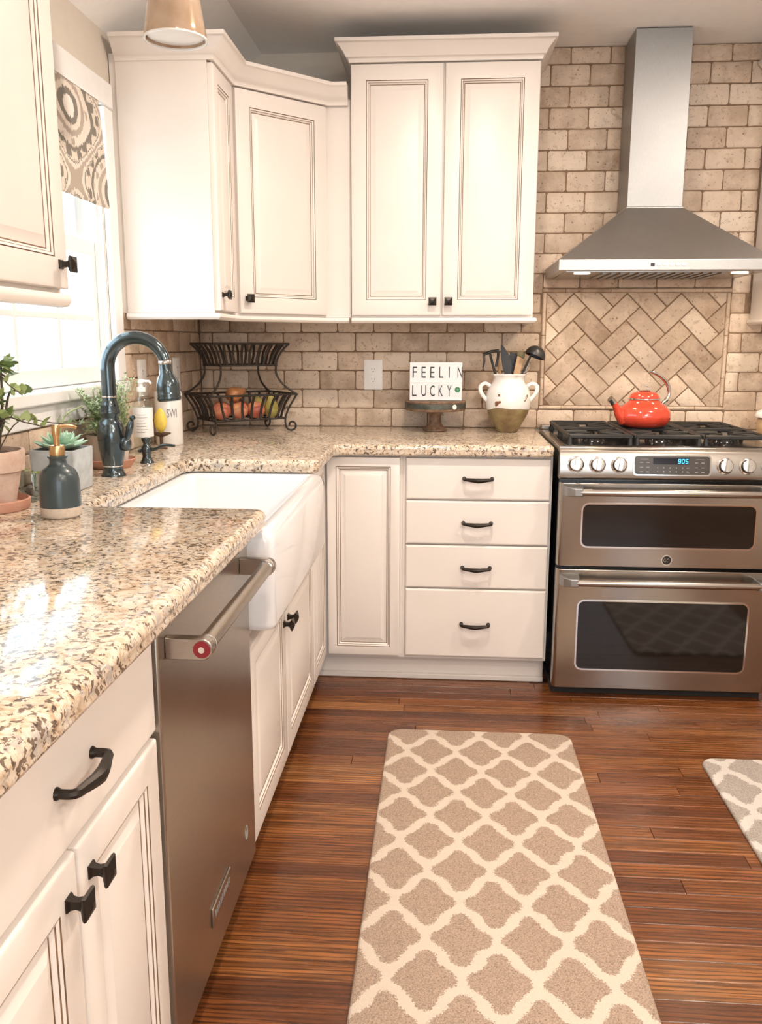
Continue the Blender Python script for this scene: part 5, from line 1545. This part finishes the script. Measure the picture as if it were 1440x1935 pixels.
# ================================================================== CAKE STAND AND LETTER SIGN
kx, ky = 1.024, -0.150
t = thing('cake_stand', 'brown wooden pedestal cake stand with metal strap under the letter sign', 'cake stand', (kx, ky, CT))
m = MB(); m.lathe([(0.046, 0), (0.050, 0.003), (0.050, 0.008), (0.044, 0.013), (0.034, 0.020), (0.026, 0.032), (0.0235, 0.050), (0.0235, 0.062), (0.028, 0.070), (0.034, 0.080), (0.040, 0.084)], (kx, ky, CT), 32); m.build('pedestal', cake_wood, t, smooth=40)
m = MB(); m.lathe([(0.110, 0.0842), (0.120, 0.086), (0.123, 0.092), (0.123, 0.118), (0.125, 0.120), (0.125, 0.1235), (0.121, 0.125)], (kx, ky, CT), 48); m.build('plate', cake_wood, t, smooth=40)
m = MB(); m.lathe([(0.1235, 0.096), (0.1247, 0.096), (0.1247, 0.1165), (0.1235, 0.1165)], (kx, ky, CT), 48, cap0=False, cap1=False); st = m.build('strap', galv, t, smooth=40)
m = MB()
ca = math.radians(-52)
tg = Vector((-math.sin(ca), math.cos(ca), 0)); rd_ = Vector((math.cos(ca), math.sin(ca), 0))
cc = Vector((kx, ky, CT + 0.105)) + rd_ * 0.1252
m.rings([[cc + rd_ * o + tg * 0.010 * math.cos(2 * PI * k / 16) + Vector((0, 0, 0.010 * math.sin(2 * PI * k / 16))) for k in range(16)] for o in (0, 0.002)], 0)
m.build('rivet_disc', white_gloss, t, smooth=40)
m = MB(); m.tube(smoothpath([(kx - 0.02, ky - 0.112, CT + 0.1265), (kx - 0.006, ky - 0.117, CT + 0.128), (kx + 0.012, ky - 0.115, CT + 0.1265)], 4), 0.0022, 6); m.build('twig', olive_wood, t, smooth=60)
# sign
zs0, zs1 = CT + 0.1255, 1.194
t = thing('letter_sign', 'white letter board reading FEELIN LUCKY with a green clover', 'sign', (1.025, -0.165, zs0))
sx0, sx1, syf = 0.919, 1.131, -0.185
bx('box', sx0, sx1, syf + 0.003, syf + 0.045, zs0, zs1, white_board, t, bevel=0.002)
bx('face', sx0 + 0.002, sx1 - 0.002, syf, syf + 0.0028, zs0 + 0.002, zs1 - 0.002, white_board, t)
zm = (zs0 + zs1) / 2 - 0.002
for z in (zm, zs1 - 0.0055, zs0 + 0.005): bx('track', sx0 + 0.001, sx1 - 0.001, syf - 0.0016, syf - 0.0001, z - 0.0018, z + 0.0018, white_plastic, t)
for row, (zc_, items) in enumerate(((zm + 0.039, (('F', 0.012), ('E', 0.048), ('E', 0.083), ('L', 0.119), ('I', 0.158), ('N', 0.193))), (zm - 0.035, (('L', 0.011), ('U', 0.048), ('C', 0.083), ('K', 0.118), ('Y', 0.152))))):
    for chx, dx in items:
        me = text_mesh(chx, 0.062, letter_black, 0.0003)
        w0 = min(v.co.x for v in me.vertices); w1 = max(v.co.x for v in me.vertices)
        h0 = min(v.co.y for v in me.vertices); h1 = max(v.co.y for v in me.vertices)
        tw = {'I': 0.0035}.get(chx, 0.0195 if chx in 'UCN' else 0.0175)
        for v in me.vertices:
            v.co = Vector(((v.co.x - w0) / (w1 - w0) * tw, (v.co.y - (h0 + h1) / 2) / (h1 - h0) * 0.044, v.co.z))
        inst('letter', me, (sx0 + dx, syf - 0.0005, zc_), t, rot=(PI / 2, 0, 0))
m = MB()
cxx, czz = sx0 + 0.194, zm - 0.030
for k in range(4):
    a = PI / 4 + k * PI / 2
    for da in (-0.36, 0.36):
        ox, oz = cxx + 0.0078 * math.cos(a + da), czz + 0.0078 * math.sin(a + da)
        m.rings([[(ox + 0.0040 * math.cos(2 * PI * j / 12), y, oz + 0.0040 * math.sin(2 * PI * j / 12)) for j in range(12)] for y in (syf - 0.0003, syf - 0.0008 - 0.0001 * k - 0.00003 * (da > 0))], 0)
    q4 = [(cxx, czz), (cxx + 0.0075 * math.cos(a - 0.62), czz + 0.0075 * math.sin(a - 0.62)), (cxx + 0.0085 * math.cos(a), czz + 0.0085 * math.sin(a)), (cxx + 0.0075 * math.cos(a + 0.62), czz + 0.0075 * math.sin(a + 0.62))]
    m.rings([[(x, y, z) for x, z in q4] for y in (syf - 0.0003, syf - 0.0010 - 0.0001 * k)], 0)
m.tube([(cxx, syf - 0.0006, czz - 0.006), (cxx + 0.003, syf - 0.0006, czz - 0.013), (cxx + 0.002, syf - 0.0006, czz - 0.018)], 0.0009, 5)
m.build('clover', clover, t, smooth=60)

# ================================================================== UTENSIL CROCK
ux, uy = 1.319, -0.158
t = thing('utensil_crock', 'white and olive two-handled stoneware crock holding utensils', 'crock', (ux, uy, CT))
n = 48
def crock_ring(r, z, wav=0.0, zw=0.0):
    return [(ux + (r + wav * math.sin(9 * a)) * math.cos(a), uy + (r + wav * math.sin(9 * a)) * math.sin(a), CT + z + zw * (math.sin(3 * a + 0.7) + 0.6 * math.sin(5 * a))) for a in [2 * PI * k / n for k in range(n)]]
lo = [(0.040, 0.0), (0.043, 0.003), (0.052, 0.022), (0.066, 0.048), (0.078, 0.070), (0.085, 0.090)]
zsp = 0.098
m = MB(); m.rings([crock_ring(r, z) for r, z in lo] + [crock_ring(0.0865, zsp, 0, 0.0042)], 0); m.build('lower_body', crock_low, t, smooth=60)
m = MB()
up = [crock_ring(0.0870, zsp - 0.0005, 0, 0.0042), crock_ring(0.0885, zsp + 0.003, 0, 0.0042), crock_ring(0.0905, 0.118), crock_ring(0.0905, 0.140), crock_ring(0.087, 0.162), crock_ring(0.078, 0.182), crock_ring(0.068, 0.196), crock_ring(0.0630, 0.208), crock_ring(0.0625, 0.218), crock_ring(0.0655, 0.226, 0.0015), crock_ring(0.0700, 0.231, 0.003), crock_ring(0.0690, 0.2345, 0.003), crock_ring(0.0630, 0.232, 0.001), crock_ring(0.0570, 0.220), crock_ring(0.0570, 0.200), crock_ring(0.070, 0.160), crock_ring(0.070, 0.12)]
m.rings(up, 0); ub = m.build('upper_body', white_gloss, t, smooth=60)
for sg in (-1, 1):
    m = MB(); m.tube(smoothpath([(ux + sg * 0.074, uy - 0.012, CT + 0.186), (ux + sg * 0.094, uy - 0.014, CT + 0.196), (ux + sg * 0.112, uy - 0.014, CT + 0.186), (ux + sg * 0.113, uy - 0.014, CT + 0.166), (ux + sg * 0.102, uy - 0.013, CT + 0.146), (ux + sg * 0.086, uy - 0.012, CT + 0.128)], 4), [0.0080] * 8 + [0.0085] * 13, 12); m.build('handle', white_gloss, t, smooth=60)
def chip(dx, dz, w, h, rotc=0):
    m = MB()
    pts = []
    for k in range(10):
        a = 2 * PI * k / 10
        u, v = w * math.cos(a) * (1 + 0.25 * math.sin(3 * a)), h * math.sin(a)
        u, v = u * math.cos(rotc) - v * math.sin(rotc), u * math.sin(rotc) + v * math.cos(rotc)
        X = dx + u; Z = dz + v
        # radius of the body at this height
        rr_ = 0.0908 if Z < 0.145 else 0.0908 - (Z - 0.145) * 0.30 if Z < 0.165 else 0.086 - (Z - 0.165) * 0.55
        if Z < 0.112: rr_ = 0.0898
        Yd = math.sqrt(max(rr_ ** 2 - X ** 2, 1e-6))
        pts.append((X, Yd, Z))
    m.rings([[(ux + x, uy - y + 0.0015, CT + z) for x, y, z in pts], [(ux + x * 1.004, uy - y - 0.0006, CT + z) for x, y, z in pts]], 0)
    m.build('chip', chip_m, ub, smooth=0)
chip(-0.042, 0.152, 0.0050, 0.0055); chip(-0.050, 0.118, 0.0075, 0.0110, -0.3); chip(-0.039, 0.125, 0.0060, 0.0050); chip(0.055, 0.166, 0.0060, 0.0105, 0.3); chip(0.066, 0.140, 0.0038, 0.0160, -0.4)
# utensils, each standing in the crock
def inner(p): return p
tilt0 = Vector((ux, uy, CT + 0.05))
t = thing('potato_masher', 'black masher with a bent wire head leaning left in the crock', 'utensil', (ux - 0.02, uy, CT + 0.06))
m = MB(); m.tube(smoothpath([(ux - 0.015, uy - 0.01, CT + 0.06), (ux - 0.050, uy - 0.012, CT + 0.215), (ux - 0.066, uy - 0.014, CT + 0.268), (ux - 0.080, uy - 0.014, CT + 0.318)], 4), [0.0055] * 8 + [0.0048] * 5, 8); m.build('handle', black_nylon, t, smooth=60)
m = MB(); m.tube([(ux - 0.104, uy - 0.016, CT + 0.310), (ux - 0.075, uy - 0.016, CT + 0.322), (ux - 0.044, uy - 0.016, CT + 0.326)], 0.0062, 8); m.tube([(ux - 0.046, uy - 0.016, CT + 0.325), (ux - 0.047, uy - 0.018, CT + 0.300), (ux - 0.054, uy - 0.018, CT + 0.262)], 0.0050, 8); m.tube(smoothpath([(ux - 0.101, uy - 0.016, CT + 0.310), (ux - 0.098, uy - 0.018, CT + 0.285), (ux - 0.104, uy - 0.02, CT + 0.262), (ux - 0.108, uy - 0.02, CT + 0.262)], 3), 0.0020, 6); m.build('head', black_nylon, t, smooth=60)
t = thing('wooden_spoon', 'thin wooden spoon handle at the left inside the crock', 'utensil', (ux - 0.01, uy + 0.01, CT + 0.06))
m = MB(); m.tube([(ux - 0.005, uy + 0.012, CT + 0.06), (ux - 0.038, uy + 0.010, CT + 0.25), (ux - 0.044, uy + 0.010, CT + 0.318)], [0.0055, 0.006, 0.0068], 8); m.build('handle', wood_spoon, t, smooth=60)
t = thing('black_spatula', 'tall black pointed spatula in the middle of the crock', 'utensil', (ux, uy - 0.01, CT + 0.06))
def blade(m, pts, th, depth_y):
    m.rings([[(x, depth_y - th, z) for x, z in pts], [(x, depth_y + th, z) for x, z in pts]], 0)
m = MB(); blade(m, [(ux - 0.006, CT + 0.06), (ux + 0.002, CT + 0.06), (ux + 0.006, CT + 0.19), (ux + 0.009, CT + 0.245), (ux + 0.008, CT + 0.285), (ux - 0.006, CT + 0.315), (ux - 0.030, CT + 0.347), (ux - 0.037, CT + 0.350), (ux - 0.037, CT + 0.310), (ux - 0.030, CT + 0.27), (ux - 0.020, CT + 0.235), (ux - 0.014, CT + 0.19)], 0.0035, uy - 0.030); m.build('blade', black_nylon, t, smooth=30, bevel=0.0015)
t = thing('wooden_turner', 'wide pale wooden turner with a dark band in the crock', 'utensil', (ux + 0.01, uy, CT + 0.06))
m = MB(); blade(m, [(ux + 0.004, CT + 0.06), (ux + 0.020, CT + 0.06), (ux + 0.040, CT + 0.225), (ux + 0.058, CT + 0.293), (ux + 0.030, CT + 0.306), (ux + 0.016, CT + 0.235), (ux + 0.006, CT + 0.18)], 0.0045, uy - 0.016); bl = m.build('blade', wood_spoon, t, smooth=30, bevel=0.002)
m = MB(); blade(m, [(ux + 0.058, CT + 0.2935), (ux + 0.060, CT + 0.315), (ux + 0.046, CT + 0.326), (ux + 0.034, CT + 0.325), (ux + 0.026, CT + 0.312), (ux + 0.030, CT + 0.3065)], 0.0050, uy - 0.016); m.build('band', olive_wood, t, smooth=30, bevel=0.002)
t = thing('black_turner', 'black nylon turner standing behind the wooden one', 'utensil', (ux + 0.012, uy + 0.02, CT + 0.06))
m = MB(); blade(m, [(ux + 0.006, CT + 0.06), (ux + 0.014, CT + 0.06), (ux + 0.020, CT + 0.23), (ux + 0.034, CT + 0.25), (ux + 0.034, CT + 0.318), (ux + 0.002, CT + 0.318), (ux + 0.002, CT + 0.25), (ux + 0.012, CT + 0.23)], 0.0028, uy + 0.014); m.build('blade', black_nylon, t, smooth=30, bevel=0.0012)
t = thing('soup_ladle', 'black ladle with its round bowl leaning right out of the crock', 'utensil', (ux + 0.02, uy, CT + 0.06))
m = MB(); m.tube(smoothpath([(ux + 0.012, uy - 0.030, CT + 0.060), (ux + 0.042, uy - 0.030, CT + 0.210), (ux + 0.062, uy - 0.032, CT + 0.262), (ux + 0.084, uy - 0.032, CT + 0.312)], 4), 0.0045, 8); m.build('handle', black_nylon, t, smooth=60)
LM_ = Matrix.Translation((ux + 0.106, uy - 0.030, CT + 0.326)) @ Matrix.Rotation(math.radians(22), 4, 'Y') @ Matrix.Rotation(math.radians(-8), 4, 'X') @ Matrix.Translation((0, 0, -0.024))
m = MB(LM_)
R_ = 0.042
m.lathe([(R_ * math.cos(a) if k < 9 else 0.0005, R_ * 1.02 * math.sin(a)) for k, a in enumerate([PI / 2 * k / 9 for k in range(10)])] [::-1] + [(R_ * 0.93, 0.0)] + [(R_ * 0.93 * math.cos(a), R_ * 0.95 * math.sin(a)) for a in [PI / 2 * k / 8 for k in range(1, 8)]] + [(0.0005, R_ * 0.95)], (0, 0, 0), 26, cap0=False, cap1=False)
m.build('bowl', black_nylon, t, smooth=60)
t = thing('whisk', 'small wire whisk loop under the ladle in the crock', 'utensil', (ux + 0.03, uy - 0.02, CT + 0.08))
m = MB()
for a in (-0.5, 0.0, 0.5):
    m.tube(smoothpath([(ux + 0.034, uy - 0.006, CT + 0.08), (ux + 0.051, uy - 0.010, CT + 0.225), (ux + 0.064 + 0.006 * a, uy - 0.014 + 0.01 * a, CT + 0.255), (ux + 0.080 + 0.010 * a, uy - 0.016 + 0.012 * a, CT + 0.282), (ux + 0.072 + 0.008 * a, uy - 0.014, CT + 0.250), (ux + 0.054, uy - 0.010, CT + 0.228)], 4), 0.0016, 5)
m.build('wires', chrome, t, smooth=60)

# ================================================================== KETTLE
kx, ky, kz = 1.822, -0.335, 0.9565
t = thing('tea_kettle', 'glossy red enamel tea kettle with steel handle on the range', 'kettle', (kx, ky, kz))
m = MB()
prof = [(0.064, 0.0), (0.072, 0.002), (0.090, 0.012), (0.1000, 0.030), (0.1015, 0.046), (0.096, 0.064), (0.084, 0.078), (0.069, 0.088), (0.0595, 0.096), (0.0560, 0.103)]
rs = []
for r, z in prof:
    lob = 0.022 * math.exp(-((z - 0.028) / 0.022) ** 2)
    rs.append([(kx + r * (1 + lob * math.cos(10 * a)) * math.cos(a), ky + r * (1 + lob * math.cos(10 * a)) * math.sin(a), kz + z) for a in [2 * PI * k / 80 for k in range(80)]])
m.rings(rs, 0); m.build('body', red_enamel, t, smooth=60)
m = MB(); m.lathe([(0.0560, 0.1032), (0.0590, 0.1045), (0.0590, 0.1085), (0.0560, 0.110)], (kx, ky, kz), 40); m.build('lid_rim', chrome, t, smooth=60)
m = MB(); m.lathe([(0.0560, 0.1102), (0.0540, 0.118), (0.0460, 0.1270), (0.030, 0.1335), (0.020, 0.1350)], (kx, ky, kz), 40); m.build('lid', red_enamel, t, smooth=60)
m = MB(); m.lathe([(0.0200, 0.1352), (0.0210, 0.1375), (0.012, 0.1385), (0.006, 0.139)], (kx, ky, kz), 24); lk = m.build('lid_boss', simple('dark_red_boss', (0.16, 0.03, 0.02), 0.3), t, smooth=60)
m = MB(); m.tube([(kx + 0.009 * math.cos(a) + 0.002, ky, kz + 0.1475 + 0.009 * math.sin(a)) for a in [-1.9 + k * 0.36 for k in range(12)]], 0.0020, 8); m.build('lid_loop', chrome, t, smooth=60)
sd = Vector((-0.93, -0.36, 0)).normalized()
def K(d, z): return (kx + sd.x * d, ky + sd.y * d, kz + z)
m = MB(); m.tube(smoothpath([K(0.084, 0.030), K(0.106, 0.050), K(0.119, 0.074), K(0.132, 0.092)], 5), [0.026, 0.0245, 0.023, 0.0215, 0.020, 0.0185, 0.017, 0.016, 0.015, 0.0142, 0.0136, 0.013, 0.0126, 0.0122, 0.0118, 0.0115], 18); sp_ = m.build('spout', red_enamel, t, smooth=60)
m = MB(); m.tube(smoothpath([K(0.1315, 0.0915), K(0.139, 0.101), K(0.150, 0.109)], 4), [0.0125, 0.0122, 0.012, 0.0118, 0.0118, 0.0118, 0.0118, 0.0120, 0.0124], 18); m.build('spout_tip', steel_k, sp_, smooth=60)
def H(d, z): return (kx - sd.x * d, ky - sd.y * d, kz + z)
m = MB(); m.tube(smoothpath([H(0.070, 0.082), H(0.086, 0.092), H(0.104, 0.108), H(0.108, 0.132), H(0.098, 0.160), H(0.074, 0.184), H(0.040, 0.202), H(0.016, 0.208)], 5), [0.0062] * 8 + [0.0075] * 18 + [0.0068] * 6 + [0.005] * 4, 10, flat=None); hd = m.build('handle', chrome, t, smooth=60)
m = MB(); m.lathe([(0.010, 0), (0.010, 0.008), (0.006, 0.013), (0.0, 0.014)], H(0.074, 0.078), 14, cap1=False); m.build('handle_lug', chrome, t, smooth=60)

# ================================================================== CREAM JAR AT THE RIGHT EDGE
jx, jy = 2.372, -0.17
t = thing('lidded_jar', 'cream lidded jar half cut by the right picture edge', 'jar', (jx, jy, CT))
m = MB(); m.lathe([(0.055, 0), (0.060, 0.004), (0.066, 0.030), (0.064, 0.058), (0.058, 0.066)], (jx, jy, CT), 32); m.build('body', simple('tan_stoneware', (0.55, 0.38, 0.22), 0.4, var=0.15), t, smooth=60)
m = MB(); m.lathe([(0.060, 0.0662), (0.074, 0.068), (0.076, 0.074), (0.068, 0.090), (0.048, 0.100), (0.014, 0.104), (0.014, 0.112), (0.0, 0.116)], (jx, jy, CT), 32, cap1=False); m.build('lid', white_gloss, t, smooth=60)
